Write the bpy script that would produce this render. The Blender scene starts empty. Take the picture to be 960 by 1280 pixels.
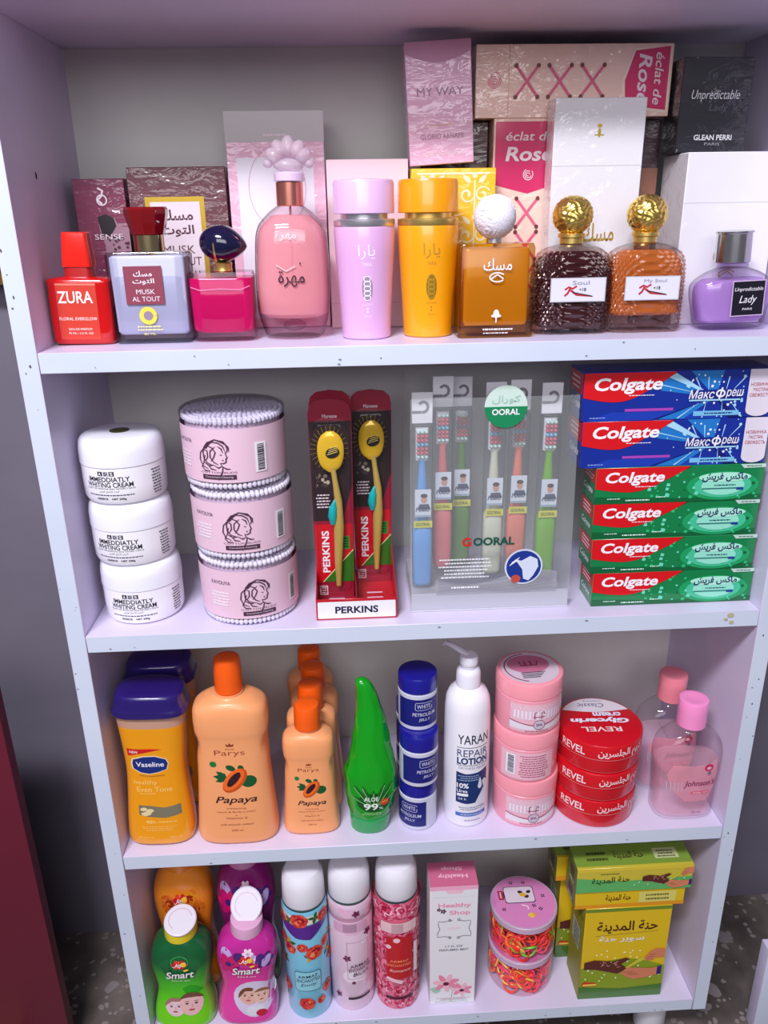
import bpy, bmesh, math, random
from mathutils import Vector, Matrix, Euler
from math import sin, cos, pi, sqrt
random.seed(7)
S = bpy.context.scene
C = S.collection

# ------------------------------------------------------------------ camera, world, lights, exposure
FPX = 993.91
cam = bpy.data.cameras.new('camera')
co = bpy.data.objects.new('camera', cam); C.objects.link(co); S.camera = co
cam.sensor_fit = 'VERTICAL'; cam.sensor_height = 32.0; cam.sensor_width = 24.0
cam.lens = FPX / 1280 * 32.0
cam.clip_start = 0.01
co.location = (0.29013, -0.77385, 1.04210)
co.rotation_mode = 'XYZ'
co.rotation_euler = (1.206401, 0.01547672, -0.05360124)

S.view_settings.view_transform = 'Standard'
S.view_settings.look = 'None'
S.view_settings.gamma = 1.0
S.view_settings.use_curve_mapping = False
S.view_settings.exposure = 0.2
S.cycles.transparent_max_bounces = 40

wd = bpy.data.worlds.new('room_light'); wd.use_nodes = True; S.world = wd
wb = wd.node_tree.nodes['Background']
wb.inputs[0].default_value = (0.80, 0.78, 0.90, 1); wb.inputs[1].default_value = 0.16

def area(name, loc, target, sx, sy, power, col):
    l = bpy.data.lights.new(name, 'AREA'); l.shape = 'RECTANGLE'; l.size = sx; l.size_y = sy
    l.energy = power; l.color = col
    o = bpy.data.objects.new(name, l); C.objects.link(o); o.location = loc
    o.rotation_euler = (Vector(target) - Vector(loc)).to_track_quat('-Z', 'Y').to_euler()
    return o
area('ceiling_tube_light', (-0.22, -1.28, 2.40), (0.36, 0.0, 0.55), 0.7, 0.22, 47, (0.93, 0.92, 1.0))
area('shop_window_light', (0.1, -2.3, 1.75), (0.36, 0.1, 0.8), 1.8, 0.9, 21, (0.97, 0.95, 1.0))

# ------------------------------------------------------------------ materials
MATS = {}
def lin(c):
    r = []
    for v in c[:3]:
        v = v / 255.0
        r.append(v / 12.92 if v <= 0.04045 else ((v + 0.055) / 1.055) ** 2.4)
    return (r[0], r[1], r[2], 1)
def nm(name):
    m = bpy.data.materials.new(name); m.use_nodes = True
    return m, m.node_tree.nodes, m.node_tree.links, m.node_tree.nodes['Principled BSDF']
def P(c, rough=0.4, metal=0.0, coat=0.0, bump=0.0, bscale=200.0, stretch=None, sss=0.0):
    k = ('P', tuple(c), rough, metal, coat, bump, bscale, stretch, sss)
    if k in MATS: return MATS[k]
    m, n, l, b = nm('paint_%d_%d_%d' % tuple(c[:3]))
    b.inputs['Base Color'].default_value = lin(c)
    b.inputs['Roughness'].default_value = rough
    b.inputs['Metallic'].default_value = metal
    b.inputs['Coat Weight'].default_value = coat
    b.inputs['Coat Roughness'].default_value = 0.08
    if sss:
        b.inputs['Subsurface Weight'].default_value = sss
        b.inputs['Subsurface Radius'].default_value = (0.01, 0.006, 0.004)
    if bump:
        tc = n.new('ShaderNodeTexCoord'); mp = n.new('ShaderNodeMapping'); nz = n.new('ShaderNodeTexNoise'); bp = n.new('ShaderNodeBump')
        if stretch: mp.inputs['Scale'].default_value = stretch
        nz.inputs['Scale'].default_value = bscale; nz.inputs['Detail'].default_value = 3; nz.inputs['Distortion'].default_value = 0.8 if stretch else 0
        bp.inputs['Strength'].default_value = bump; bp.inputs['Distance'].default_value = 0.004
        l.new(tc.outputs['Object'], mp.inputs[0]); l.new(mp.outputs[0], nz.inputs['Vector'])
        l.new(nz.outputs[0], bp.inputs['Height'])
        if coat:
            l.new(bp.outputs[0], b.inputs['Coat Normal'])
        else:
            l.new(bp.outputs[0], b.inputs['Normal'])
    MATS[k] = m
    return m
def wrap(c, rough=0.45):
    """carton under wrinkled clear film"""
    return P(c, rough, 0, 1.0, 1.0, 30.0, (1.0, 1.0, 2.4))
def GL(c=(255, 255, 255), ior=1.35, rough=0.03, edge=0.12):
    """thin clear glass or plastic film: see-through plus reflections at the surface"""
    k = ('G', tuple(c), ior, rough, edge)
    if k in MATS: return MATS[k]
    m, n, l, b = nm('clear_%d_%d_%d' % tuple(c[:3])); n.remove(b)
    out = n['Material Output']; t = n.new('ShaderNodeBsdfTransparent'); g = n.new('ShaderNodeBsdfGlossy'); f = n.new('ShaderNodeFresnel'); x = n.new('ShaderNodeMixShader')
    g.inputs['Roughness'].default_value = rough
    lw = n.new('ShaderNodeLayerWeight'); lw.inputs[0].default_value = 0.5; pw = n.new('ShaderNodeMath'); pw.operation = 'POWER'; pw.inputs[1].default_value = 3.0
    mx = n.new('ShaderNodeMixRGB'); mx.inputs[1].default_value = lin(c); mx.inputs[2].default_value = lin([v * (1 - edge) for v in c])
    l.new(lw.outputs['Facing'], pw.inputs[0]); l.new(pw.outputs[0], mx.inputs[0]); l.new(mx.outputs[0], t.inputs[0])
    f.inputs['IOR'].default_value = ior
    ge = n.new('ShaderNodeNewGeometry'); sb = n.new('ShaderNodeMath'); sb.operation = 'SUBTRACT'; sb.use_clamp = True
    l.new(f.outputs[0], sb.inputs[0]); l.new(ge.outputs['Backfacing'], sb.inputs[1])
    l.new(sb.outputs[0], x.inputs[0]); l.new(t.outputs[0], x.inputs[1]); l.new(g.outputs[0], x.inputs[2]); l.new(x.outputs[0], out.inputs[0])
    MATS[k] = m
    return m
def LQ(c, op=0.7, rough=0.12, tint=None, coat=0.3, bump=0.0):
    """coloured liquid or translucent plastic: part body colour, part tinted see-through"""
    k = ('L', tuple(c), op, rough, tint, coat, bump)
    if k in MATS: return MATS[k]
    m, n, l, b = nm('liquid_%d_%d_%d' % tuple(c[:3]))
    out = n['Material Output']; t = n.new('ShaderNodeBsdfTransparent'); x = n.new('ShaderNodeMixShader')
    t.inputs[0].default_value = lin(tint or c)
    b.inputs['Base Color'].default_value = lin(c); b.inputs['Roughness'].default_value = rough; b.inputs['Coat Weight'].default_value = coat
    x.inputs[0].default_value = op
    l.new(t.outputs[0], x.inputs[1]); l.new(b.outputs[0], x.inputs[2]); l.new(x.outputs[0], out.inputs[0])
    MATS[k] = m
    return m
GOLD = P((240, 206, 120), 0.34, 0.9)
GOLDP = P((198, 165, 60), 0.4, 0.7)
SILV = P((228, 228, 236), 0.3, 0.9)
COPPER = P((226, 146, 130), 0.28, 0.9)
WHITE = P((244, 242, 248), 0.45)
BLACK = P((22, 20, 26), 0.45)
CLEAR = GL()
FILM = GL((246, 246, 248), 1.3, 0.06)

# ------------------------------------------------------------------ geometry
def lerpkeys(keys, z):
    if z <= keys[0][0]: return keys[0]
    for a, b in zip(keys, keys[1:]):
        if z <= b[0]:
            t = (z - a[0]) / max(1e-9, b[0] - a[0])
            return tuple(p + (q - p) * t for p, q in zip(a, b))
    return keys[-1]
def full(k):
    k = tuple(k)
    if len(k) == 3: k += (2.0,)
    if len(k) == 4: k += (0.0,)
    if len(k) == 5: k += (0.0,)
    return k
def smooth_keys(keys, sub=5):
    keys = [full(k) for k in keys]; out = []
    n = len(keys)
    for i in range(n - 1):
        a = keys[max(0, i - 1)]; b = keys[i]; c = keys[i + 1]; d = keys[min(n - 1, i + 2)]
        for s in range(sub):
            t = s / sub; v = []
            for j in range(6):
                dz = c[0] - b[0]
                m0 = (c[j] - a[j]) / max(1e-9, c[0] - a[0]) * dz; m1 = (d[j] - b[j]) / max(1e-9, d[0] - b[0]) * dz
                v.append((2*t**3 - 3*t*t + 1)*b[j] + (t**3 - 2*t*t + t)*m0 + (-2*t**3 + 3*t*t)*c[j] + (t**3 - t*t)*m1)
            v[0] = b[0] + (c[0] - b[0]) * t
            out.append(tuple(v))
    out.append(keys[-1])
    return out
def sgnpow(v, e): return math.copysign(abs(v) ** e, v)

class G:
    def __init__(s): s.v = []; s.f = []; s.m = []
    def ring_faces(s, rows, seg, mi, cap0=True, cap1=True):
        for i in range(len(rows) - 1):
            for j in range(seg):
                k = (j + 1) % seg
                s.f.append((rows[i][j], rows[i][k], rows[i+1][k], rows[i+1][j])); s.m.append(mi)
        if cap0: s.f.append(tuple(reversed(rows[0]))); s.m.append(mi)
        if cap1: s.f.append(tuple(rows[-1])); s.m.append(mi)
        return s
    def lathe(s, prof, seg=48, c=(0, 0, 0), mi=0, cap0=True, cap1=True):
        rows = []
        for r, z in prof:
            row = []
            for j in range(seg):
                a = 2 * pi * j / seg
                row.append(len(s.v)); s.v.append((c[0] + r * sin(a), c[1] - r * cos(a), c[2] + z))
            rows.append(row)
        rows = [list(reversed(r)) for r in rows]
        rows = [list(reversed(r)) for r in rows]
        return s.ring_faces(rows, seg, mi, cap0, cap1)
    def loft(s, keys, seg=48, disp=None, mi=0, cap0=True, cap1=True):
        rows = []
        for k in keys:
            z, hw, hd, n, cx, cy = full(k)
            row = []
            for j in range(seg):
                a = 2 * pi * j / seg
                e = 2.0 / n
                x = sgnpow(sin(a), e); y = -sgnpow(cos(a), e)
                q = 1.0
                if disp: q += disp(j / seg, z)
                row.append(len(s.v)); s.v.append((cx + hw * x * q, cy + hd * y * q, z))
            rows.append(row)
        return s.ring_faces(rows, seg, mi, cap0, cap1)
    def box(s, x0, x1, y0, y1, z0, z1, mi=0, mf=None):
        b = len(s.v)
        for z in (z0, z1):
            for x, y in ((x0, y0), (x1, y0), (x1, y1), (x0, y1)): s.v.append((x, y, z))
        fs = [(0, 3, 2, 1), (4, 5, 6, 7), (0, 1, 5, 4), (1, 2, 6, 5), (2, 3, 7, 6), (3, 0, 4, 7)]   # bottom, top, front, right, back, left
        for i, q in enumerate(fs):
            s.f.append(tuple(b + t for t in q)); s.m.append((mf or {}).get(i, mi))
        return s
    def ell(s, c, r, seg=24, rings=14, mi=0, fn=None, rot=None):
        rows = []
        R = Euler(rot).to_matrix() if rot else None
        for i in range(1, rings):
            t = pi * i / rings - pi / 2; row = []
            for j in range(seg):
                a = 2 * pi * j / seg
                d = Vector((cos(t) * sin(a), -cos(t) * cos(a), sin(t)))
                q = fn(d) if fn else 1.0
                p = Vector((d.x * r[0] * q, d.y * r[1] * q, d.z * r[2] * q))
                if R: p = R @ p
                row.append(len(s.v)); s.v.append((c[0] + p.x, c[1] + p.y, c[2] + p.z))
            rows.append(row)
        return s.ring_faces(rows, seg, mi)
    def torus(s, R, r, c=(0, 0, 0), M=None, seg=28, sides=8, mi=0, sx=1.0, wob=None):
        rows = []
        for i in range(seg):
            a = 2 * pi * i / seg; row = []
            for j in range(sides):
                b = 2 * pi * j / sides
                p = Vector(((R + r * cos(b)) * cos(a) * sx, (R + r * cos(b)) * sin(a), r * sin(b) + (wob(a) if wob else 0)))
                if M: p = M @ p
                row.append(len(s.v)); s.v.append((c[0] + p.x, c[1] + p.y, c[2] + p.z))
            rows.append(row)
        for i in range(seg):
            k = (i + 1) % seg
            for j in range(sides):
                l = (j + 1) % sides
                s.f.append((rows[i][j], rows[k][j], rows[k][l], rows[i][l])); s.m.append(mi)
        return s
    def tube(s, pts, rads, sides=16, mi=0):
        pts = [Vector(p) for p in pts]; rows = []
        if not hasattr(rads, '__len__'): rads = [rads] * len(pts)
        up = Vector((0.123, 0.3, 0.9)).normalized()
        for i, p in enumerate(pts):
            t = (pts[min(i + 1, len(pts) - 1)] - pts[max(i - 1, 0)]).normalized()
            a = t.cross(up).normalized(); b = t.cross(a)
            rr = rads[i] if hasattr(rads[i], '__len__') else (rads[i], rads[i])
            row = []
            for j in range(sides):
                w = 2 * pi * j / sides
                q = p + a * cos(w) * rr[0] + b * sin(w) * rr[1]
                row.append(len(s.v)); s.v.append(tuple(q))
            rows.append(row)
        return s.ring_faces(rows, sides, mi)
    def done(s, name, mats, parent=None, bevel=0.0, smooth=True, angle=38, bseg=2):
        if not isinstance(mats, (list, tuple)): mats = [mats]
        me = bpy.data.meshes.new(name)
        me.from_pydata(s.v, [], s.f)
        me.polygons.foreach_set('material_index', s.m)
        for m in mats: me.materials.append(m)
        bm = bmesh.new(); bm.from_mesh(me)
        if bevel: bmesh.ops.bevel(bm, geom=list(bm.edges), offset=bevel, segments=bseg, affect='EDGES', profile=0.6, clamp_overlap=True)
        bmesh.ops.recalc_face_normals(bm, faces=bm.faces)
        bm.to_mesh(me); bm.free()
        if smooth:
            me.polygons.foreach_set('use_smooth', [True] * len(me.polygons))
            me.set_sharp_from_angle(angle=math.radians(angle))
        o = bpy.data.objects.new(name, me); C.objects.link(o)
        if parent is not None: o.parent = parent
        return o

def rr(w, d, r, k=5):
    """rounded rectangle outline as points"""
    pts = []
    for cx, cy, a0 in ((w - r, d - r, 0), (-w + r, d - r, 90), (-w + r, -d + r, 180), (w - r, -d + r, 270)):
        for i in range(k + 1):
            a = math.radians(a0 + 90 * i / k); pts.append((cx + r * cos(a), cy + r * sin(a)))
    return pts

# ------------------------------------------------------------------ lettering and prints
AR = {'ا': (0xFE8D, 2), 'ب': (0xFE8F, 4), 'ة': (0xFE93, 2), 'ت': (0xFE95, 4), 'ج': (0xFE9D, 4), 'ح': (0xFEA1, 4), 'د': (0xFEA9, 2), 'ر': (0xFEAD, 2),
      'س': (0xFEB1, 4), 'ش': (0xFEB5, 4), 'ف': (0xFED1, 4), 'ك': (0xFED9, 4), 'ل': (0xFEDD, 4), 'م': (0xFEE1, 4), 'ن': (0xFEE5, 4), 'ه': (0xFEE9, 4), 'و': (0xFEED, 2), 'ي': (0xFEF1, 4)}
def arabic(t):
    out = []
    for i, ch in enumerate(t):
        if ch not in AR: out.append(ch); continue
        base, n = AR[ch]
        pj = i > 0 and t[i-1] in AR and AR[t[i-1]][1] == 4
        nj = n == 4 and i + 1 < len(t) and t[i+1] in AR
        f = (3 if nj else 1) if pj else (2 if nj else 0)
        out.append(chr(base + f))
    return ''.join(reversed(out))
TXT = {}
def text_geo(t, bold, shear):
    k = (t, bold, shear)
    if k in TXT: return TXT[k]
    cu = bpy.data.curves.new('lettering', 'FONT'); cu.body = t; cu.size = 1.0; cu.resolution_u = 3; cu.offset = bold; cu.shear = shear
    o = bpy.data.objects.new('lettering', cu)
    me = o.to_mesh()
    v = [(p.co.x, p.co.y) for p in me.vertices]; f = [tuple(p.vertices) for p in me.polygons]
    o.to_mesh_clear(); bpy.data.objects.remove(o); bpy.data.curves.remove(cu)
    xs = [p[0] for p in v] or [0, 1]; ys = [p[1] for p in v] or [0, 1]
    TXT[k] = (v, f, min(xs), max(xs), min(ys), max(ys))
    return TXT[k]

class D:
    """a print: flat shapes in (u, v) laid on a surface, each layer a hair above the last"""
    def __init__(s): s.items = []; s.mats = []
    def mi(s, m):
        if m not in s.mats: s.mats.append(m)
        return s.mats.index(m)
    def add(s, v, f, m, L): s.items.append((v, f, s.mi(m), L)); return s
    def rect(s, x0, z0, x1, z1, m, L=1): return s.add([(x0, z0), (x1, z0), (x1, z1), (x0, z1)], [(0, 1, 2, 3)], m, L)
    def poly(s, pts, m, L=1): return s.add(list(pts), [tuple(range(len(pts)))], m, L)
    def ell(s, cx, cz, rx, rz, m, L=1, seg=20, rot=0.0):
        c, q = cos(rot), sin(rot); pts = []
        for i in range(seg):
            a = 2 * pi * i / seg; x = rx * cos(a); z = rz * sin(a)
            pts.append((cx + x * c - z * q, cz + x * q + z * c))
        return s.poly(pts, m, L)
    def rrect(s, x0, z0, x1, z1, r, m, L=1):
        cx = (x0 + x1) / 2; cz = (z0 + z1) / 2
        return s.poly([(cx + a, cz + b) for a, b in rr((x1 - x0) / 2, (z1 - z0) / 2, r)], m, L)
    def line(s, pts, w, m, L=1):
        n = len(pts); v = []
        for i, p in enumerate(pts):
            a = pts[max(0, i - 1)]; b = pts[min(n - 1, i + 1)]
            dx, dz = b[0] - a[0], b[1] - a[1]; q = math.hypot(dx, dz) or 1
            ww = w[i] if hasattr(w, '__len__') else w
            v.append((p[0] - dz / q * ww / 2, p[1] + dx / q * ww / 2)); v.append((p[0] + dz / q * ww / 2, p[1] - dx / q * ww / 2))
        return s.add(v, [(2*i, 2*i+1, 2*i+3, 2*i+2) for i in range(n - 1)], m, L)
    def ring(s, cx, cz, rx, rz, w, m, L=1, seg=28, a0=0, a1=2*pi):
        return s.line([(cx + rx * cos(a0 + (a1 - a0) * i / seg), cz + rz * sin(a0 + (a1 - a0) * i / seg)) for i in range(seg + 1)], w, m, L)
    def frame(s, x0, z0, x1, z1, w, m, L=1):
        s.rect(x0, z0, x1, z0 + w, m, L); s.rect(x0, z1 - w, x1, z1, m, L); s.rect(x0, z0, x0 + w, z1, m, L); return s.rect(x1 - w, z0, x1, z1, m, L)
    def text(s, t, cx, cz, h, m, w=None, L=2, bold=0.0, shear=0.0, rot=0.0, flip=False):
        v, f, x0, x1, y0, y1 = text_geo(t, bold, shear)
        if not f: return s
        k = h / max(1e-6, y1 - y0); kx = (w / max(1e-6, x1 - x0)) if w else k
        mx, my = (x0 + x1) / 2, (y0 + y1) / 2; c, q = cos(rot), sin(rot); out = []
        for px, py in v:
            a = (px - mx) * kx; b = (py - my) * k
            if flip: a, b = -a, -b
            out.append((cx + a * c - b * q, cz + a * q + b * c))
        return s.add(out, f, m, L)
    def small(s, cx, cz, w, h, rows, m, L=2, seed=1):
        """rows of tiny illegible print: broken strokes"""
        rg = random.Random(seed)
        for i in range(rows):
            z = cz + h / 2 - h * (i + 0.5) / rows; x = cx - w / 2 * rg.uniform(0.7, 1)
            e = cx + w / 2 * rg.uniform(0.7, 1)
            while x < e:
                d = rg.uniform(0.0012, 0.004); s.rect(x, z - h / rows * 0.22, min(x + d, e), z + h / rows * 0.22, m, L); x += d + 0.0007
        return s
    def done(s, name, parent, fn, du=None, dv=None, off=0.00022):
        bm = bmesh.new()
        for ii, (v, f, mi, L) in enumerate(s.items):
            L = L + 0.012 * ii
            t = bmesh.new(); vs = [t.verts.new((p[0], p[1], 0)) for p in v]
            for q in f:
                try: t.faces.new([vs[i] for i in q])
                except ValueError: pass
            for ax, st in ((0, du), (1, dv)):
                if not st: continue
                lo = min(p[ax] for p in v); hi = max(p[ax] for p in v); k = math.floor(lo / st) + 1
                while k * st < hi:
                    p = Vector((k * st, 0, 0)) if ax == 0 else Vector((0, k * st, 0)); nn = Vector((1, 0, 0)) if ax == 0 else Vector((0, 1, 0))
                    bmesh.ops.bisect_plane(t, geom=t.verts[:] + t.edges[:] + t.faces[:], plane_co=p, plane_no=nn); k += 1
            bmesh.ops.triangulate(t, faces=t.faces[:])
            t.verts.index_update()
            mp = {}
            for q in t.verts: mp[q.index] = bm.verts.new(fn(q.co.x, q.co.y, off * L))
            for q in t.faces:
                try: nf = bm.faces.new([mp[w.index] for w in q.verts]); nf.material_index = mi
                except ValueError: pass
            t.free()
        me = bpy.data.meshes.new(name); bm.to_mesh(me); bm.free()
        for m in s.mats: me.materials.append(m)
        o = bpy.data.objects.new(name, me); C.objects.link(o); o.parent = parent
        return o
def on_front(y): return lambda u, v, o: (u, y - o, v)
def on_left(x): return lambda u, v, o: (x - o, -u, v)
def on_right(x): return lambda u, v, o: (x + o, u, v)
def on_top(z, cy=0.0): return lambda u, v, o: (u, cy + v, z + o)
def on_loft(keys):
    ks = [full(k) for k in keys]
    def fn(u, v, o):
        z, hw, hd, n, cx, cy = lerpkeys(ks, v)
        t = min(0.995, abs(u - cx) / hw)
        return (u, cy - hd * (1 - t ** n) ** (1 / n) - o, v)
    return fn
def on_cyl(prof, c=(0, 0), rot=0.0):
    ks = sorted((z, r) for r, z in prof)
    rm = max(r for r, z in prof)
    def fn(u, v, o):
        r = lerpkeys(ks, v)[1] + o; a = u / rm + rot
        return (c[0] + r * sin(a), c[1] - r * cos(a), v)
    return fn

# ------------------------------------------------------------------ things
def thing(name, label, cat, loc, rotz=0.0, tilt=0.0, group=None):
    o = bpy.data.objects.new(name, None); C.objects.link(o)
    o.empty_display_size = 0.02
    o.location = (loc[0], loc[1], loc[2] + abs(sin(math.radians(tilt))) * 0.045); o.rotation_euler = (0, math.radians(tilt), math.radians(rotz))
    o['label'] = label; o['category'] = cat
    if group: o['group'] = group
    return o
def tag(o, label, cat, group=None, kind=None):
    o['label'] = label
    if cat: o['category'] = cat
    if group: o['group'] = group
    if kind: o['kind'] = kind
    return o
def dup(root, loc, label, group=None, rotz=0.0, tilt=0.0):
    r = root.copy(); C.objects.link(r); r.location = (loc[0], loc[1], loc[2] + abs(sin(math.radians(tilt))) * 0.045); r.rotation_euler = (0, math.radians(tilt), math.radians(rotz)); r['label'] = label
    if group: r['group'] = group
    for ch in list(root.children):
        c = ch.copy(); C.objects.link(c); c.parent = r
        for g in list(ch.children):
            d = g.copy(); C.objects.link(d); d.parent = c
    return r
Z1, Z2, Z3, Z4 = 0.91901, 0.61257, 0.30613, 0.0
W, TH, DP, ZT = 0.75, 0.0199, 0.21785, 1.20790

# ------------------------------------------------------------------ the room
def structure(name, g, m):
    o = g.done(name, m, None, smooth=False); o['kind'] = 'structure'; return o
def wallmat():
    m, n, l, b = nm('grey_plaster')
    tc = n.new('ShaderNodeTexCoord'); nz = n.new('ShaderNodeTexNoise'); cr = n.new('ShaderNodeValToRGB'); bp = n.new('ShaderNodeBump')
    nz.inputs['Scale'].default_value = 9; nz.inputs['Detail'].default_value = 6
    cr.color_ramp.elements[0].color = lin((100, 95, 108)); cr.color_ramp.elements[1].color = lin((118, 113, 127))
    l.new(tc.outputs['Object'], nz.inputs['Vector']); l.new(nz.outputs[0], cr.inputs[0]); l.new(cr.outputs[0], b.inputs['Base Color'])
    l.new(nz.outputs[0], bp.inputs['Height']); bp.inputs['Strength'].default_value = 0.15; l.new(bp.outputs[0], b.inputs['Normal'])
    b.inputs['Roughness'].default_value = 0.85
    return m
def floormat():
    m, n, l, b = nm('terrazzo')
    tc = n.new('ShaderNodeTexCoord'); v = n.new('ShaderNodeTexVoronoi'); v2 = n.new('ShaderNodeTexVoronoi'); nz = n.new('ShaderNodeTexNoise'); dn = n.new('ShaderNodeTexNoise')
    mixv = n.new('ShaderNodeMixRGB'); mixv.blend_type = 'ADD'; mixv.inputs[0].default_value = 0.035
    dn.inputs['Scale'].default_value = 60
    l.new(tc.outputs['Object'], mixv.inputs[1]); l.new(dn.outputs['Color'], mixv.inputs[2])
    v.inputs['Scale'].default_value = 34; v2.inputs['Scale'].default_value = 95; nz.inputs['Scale'].default_value = 14; nz.inputs['Detail'].default_value = 8
    l.new(mixv.outputs[0], v.inputs['Vector']); l.new(mixv.outputs[0], v2.inputs['Vector']); l.new(tc.outputs['Object'], nz.inputs['Vector'])
    base = n.new('ShaderNodeValToRGB'); base.color_ramp.elements[0].position = 0.35; base.color_ramp.elements[0].color = lin((74, 66, 62)); base.color_ramp.elements[1].position = 0.7; base.color_ramp.elements[1].color = lin((118, 108, 102))
    l.new(nz.outputs[0], base.inputs[0])
    def chips(vor, lo, col, prev):
        r = n.new('ShaderNodeValToRGB'); r.color_ramp.interpolation = 'CONSTANT'; r.color_ramp.elements[0].color = (0, 0, 0, 1); r.color_ramp.elements[1].position = lo; r.color_ramp.elements[1].color = (1, 1, 1, 1)
        sp = n.new('ShaderNodeSeparateColor'); l.new(vor.outputs['Color'], sp.inputs[0]); l.new(sp.outputs[0], r.inputs[0])
        d = n.new('ShaderNodeMath'); d.operation = 'LESS_THAN'; d.inputs[1].default_value = 0.42; l.new(vor.outputs['Distance'], d.inputs[0])
        mu = n.new('ShaderNodeMath'); mu.operation = 'MULTIPLY'; l.new(r.outputs[0], mu.inputs[0]); l.new(d.outputs[0], mu.inputs[1])
        mx = n.new('ShaderNodeMixRGB'); l.new(mu.outputs[0], mx.inputs[0]); l.new(prev, mx.inputs[1]); mx.inputs[2].default_value = lin(col)
        return mx.outputs[0]
    o = chips(v2, 0.72, (140, 130, 126), base.outputs[0]); o = chips(v, 0.80, (138, 131, 131), o)
    l.new(o, b.inputs['Base Color']); b.inputs['Roughness'].default_value = 0.5
    return m
FZ = -0.10
structure('floor', G().box(-1.6, 2.2, -2.4, 0.262, FZ - 0.05, FZ), floormat())
structure('wall_back', G().box(-1.6, 2.2, 0.262, 0.32, FZ, 2.3), wallmat())

# ------------------------------------------------------------------ the shelf unit
def laminate(name, c0, c1, rough):
    m, n, l, b = nm(name)
    tc = n.new('ShaderNodeTexCoord'); nz = n.new('ShaderNodeTexNoise'); cr = n.new('ShaderNodeValToRGB')
    nz.inputs['Scale'].default_value = 7; nz.inputs['Detail'].default_value = 5
    cr.color_ramp.elements[0].position = 0.3; cr.color_ramp.elements[0].color = lin(c0); cr.color_ramp.elements[1].position = 0.75; cr.color_ramp.elements[1].color = lin(c1)
    l.new(tc.outputs['Object'], nz.inputs['Vector']); l.new(nz.outputs[0], cr.inputs[0]); l.new(cr.outputs[0], b.inputs['Base Color'])
    b.inputs['Roughness'].default_value = rough
    return m
FACE = laminate('lilac_white_laminate', (212, 203, 230), (222, 213, 238), 0.38)
EDGE = laminate('blue_white_edge_band', (204, 214, 232), (214, 222, 238), 0.4)
BACKM = laminate('grey_white_hardboard', (205, 205, 200), (216, 216, 211), 0.6)
SEAM = P((64, 52, 66), 0.7)
unit = thing('display_shelf', 'white open display shelf unit with four shelves of toiletries against the grey wall', 'shelf', (0, 0, 0))
TS = 0.0194
for sx in (0, 1):
    x0, x1 = ((-TS, 0) if sx == 0 else (W, W + TS))
    o = G().box(x0, x1, 0, DP + 0.004, -TH, ZT + TH, 0, {2: 1}).done('side_panel', [FACE, EDGE], unit, bevel=0.0006, bseg=1)
for i, z in enumerate((Z4, Z3, Z2, Z1, ZT + TH)):
    G().box(0.0004, W - 0.0004, 0.0006, DP, z - TH, z, 0, {2: 1}).done('shelf_board', [FACE, EDGE], unit, bevel=0.0006, bseg=1)
G().box(0, W, DP, DP + 0.004, -TH, ZT + TH).done('back_panel', BACKM, unit, smooth=False)
for x, y in ((0.035, 0.045), (0.712, 0.045), (0.035, 0.18), (0.712, 0.18)):
    G().lathe([(0.021, FZ), (0.0225, FZ + 0.003), (0.0225, -TH - 0.008), (0.028, -TH - 0.006), (0.028, -TH)], 28, (x, y, 0)).done('leg', P((236, 236, 244), 0.35), unit)
d = D(); rg = random.Random(3); speck = P((96, 84, 88), 0.7); stain = P((186, 178, 140), 0.7)
for i in range(46):
    z = rg.uniform(0.0, 1.12); r = rg.uniform(0.0004, 0.0011); x = rg.choice((-1, 1))
    d.ell((-TS * rg.uniform(0.15, 0.9)) if x < 0 else W + TS * rg.uniform(0.15, 0.9), z, r, r * rg.uniform(0.8, 2), speck, 1, 7)
for i in range(34):
    z = rg.choice((Z1, Z2, Z3, Z4)) - rg.uniform(0.002, 0.018)
    d.ell(rg.uniform(0.02, 0.73), z, rg.uniform(0.0004, 0.002), 0.0005, speck, 1, 7)
for x, z, r in ((0.716, Z2 - 0.004, 0.004), (0.718, Z2 - 0.013, 0.003), (0.711, Z2 - 0.009, 0.0025)):
    d.ell(x, z, r, r * 0.7, stain, 1, 9)
d.done('edge_stain', unit, on_front(-0.0001))
d = D(); d.ell(-0.075, Z1 + 0.158, 0.0022, 0.0036, P((50, 36, 44), 0.8), 1, 10); d.done('screw_hole', unit, lambda u, v, o: (o, -u, v))

# ------------------------------------------------------------------ neighbours at the frame's edges
t = thing('burgundy_cabinet', 'dark burgundy cabinet side standing on the floor left of the white shelf unit', 'cabinet', (-0.3341, 0.05, FZ))
BURG = P((100, 22, 44), 0.45)
G().box(-0.22, 0.200, 0, 0.018, 0.001, 0.62).done('door_panel', BURG, t, bevel=0.002)
G().box(-0.22, 0.05, 0.0185, 0.15, 0.0, 0.50).done('body', P((74, 18, 36), 0.5), t, bevel=0.002)
G().box(-0.22, 0.13, -0.035, -0.004, 0.0, 0.05).done('plinth', P((160, 120, 70), 0.5), t, bevel=0.002)
t = thing('gold_frame', 'corner of a gold ornate frame on the wall left of the white shelf unit', 'frame', (-0.22, 0.24, 0.965))
g = G(); rg = random.Random(5)
for a, b in (((-0.11, 0.012), (0.11, 0.012)), ((-0.11, 0.25), (0.11, 0.25))):
    g.box(a[0], b[0], -0.012, 0.0, a[1] - 0.012, a[1] + 0.012)
for x in (-0.1, 0.1): g.box(x - 0.012, x + 0.012, -0.012, 0.0, 0.024, 0.238)
for i in range(60):
    u = rg.uniform(-0.11, 0.11); q = rg.choice((0, 1, 2))
    c = (u, -0.014, 0.012 + rg.uniform(-0.009, 0.009)) if q == 0 else ((0.1 * (1 if q == 1 else -1) + rg.uniform(-0.009, 0.009), -0.014, 0.02 + (u + 0.11) * 1.0))
    g.ell(c, (0.006, 0.004, 0.006), 8, 6)
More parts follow.
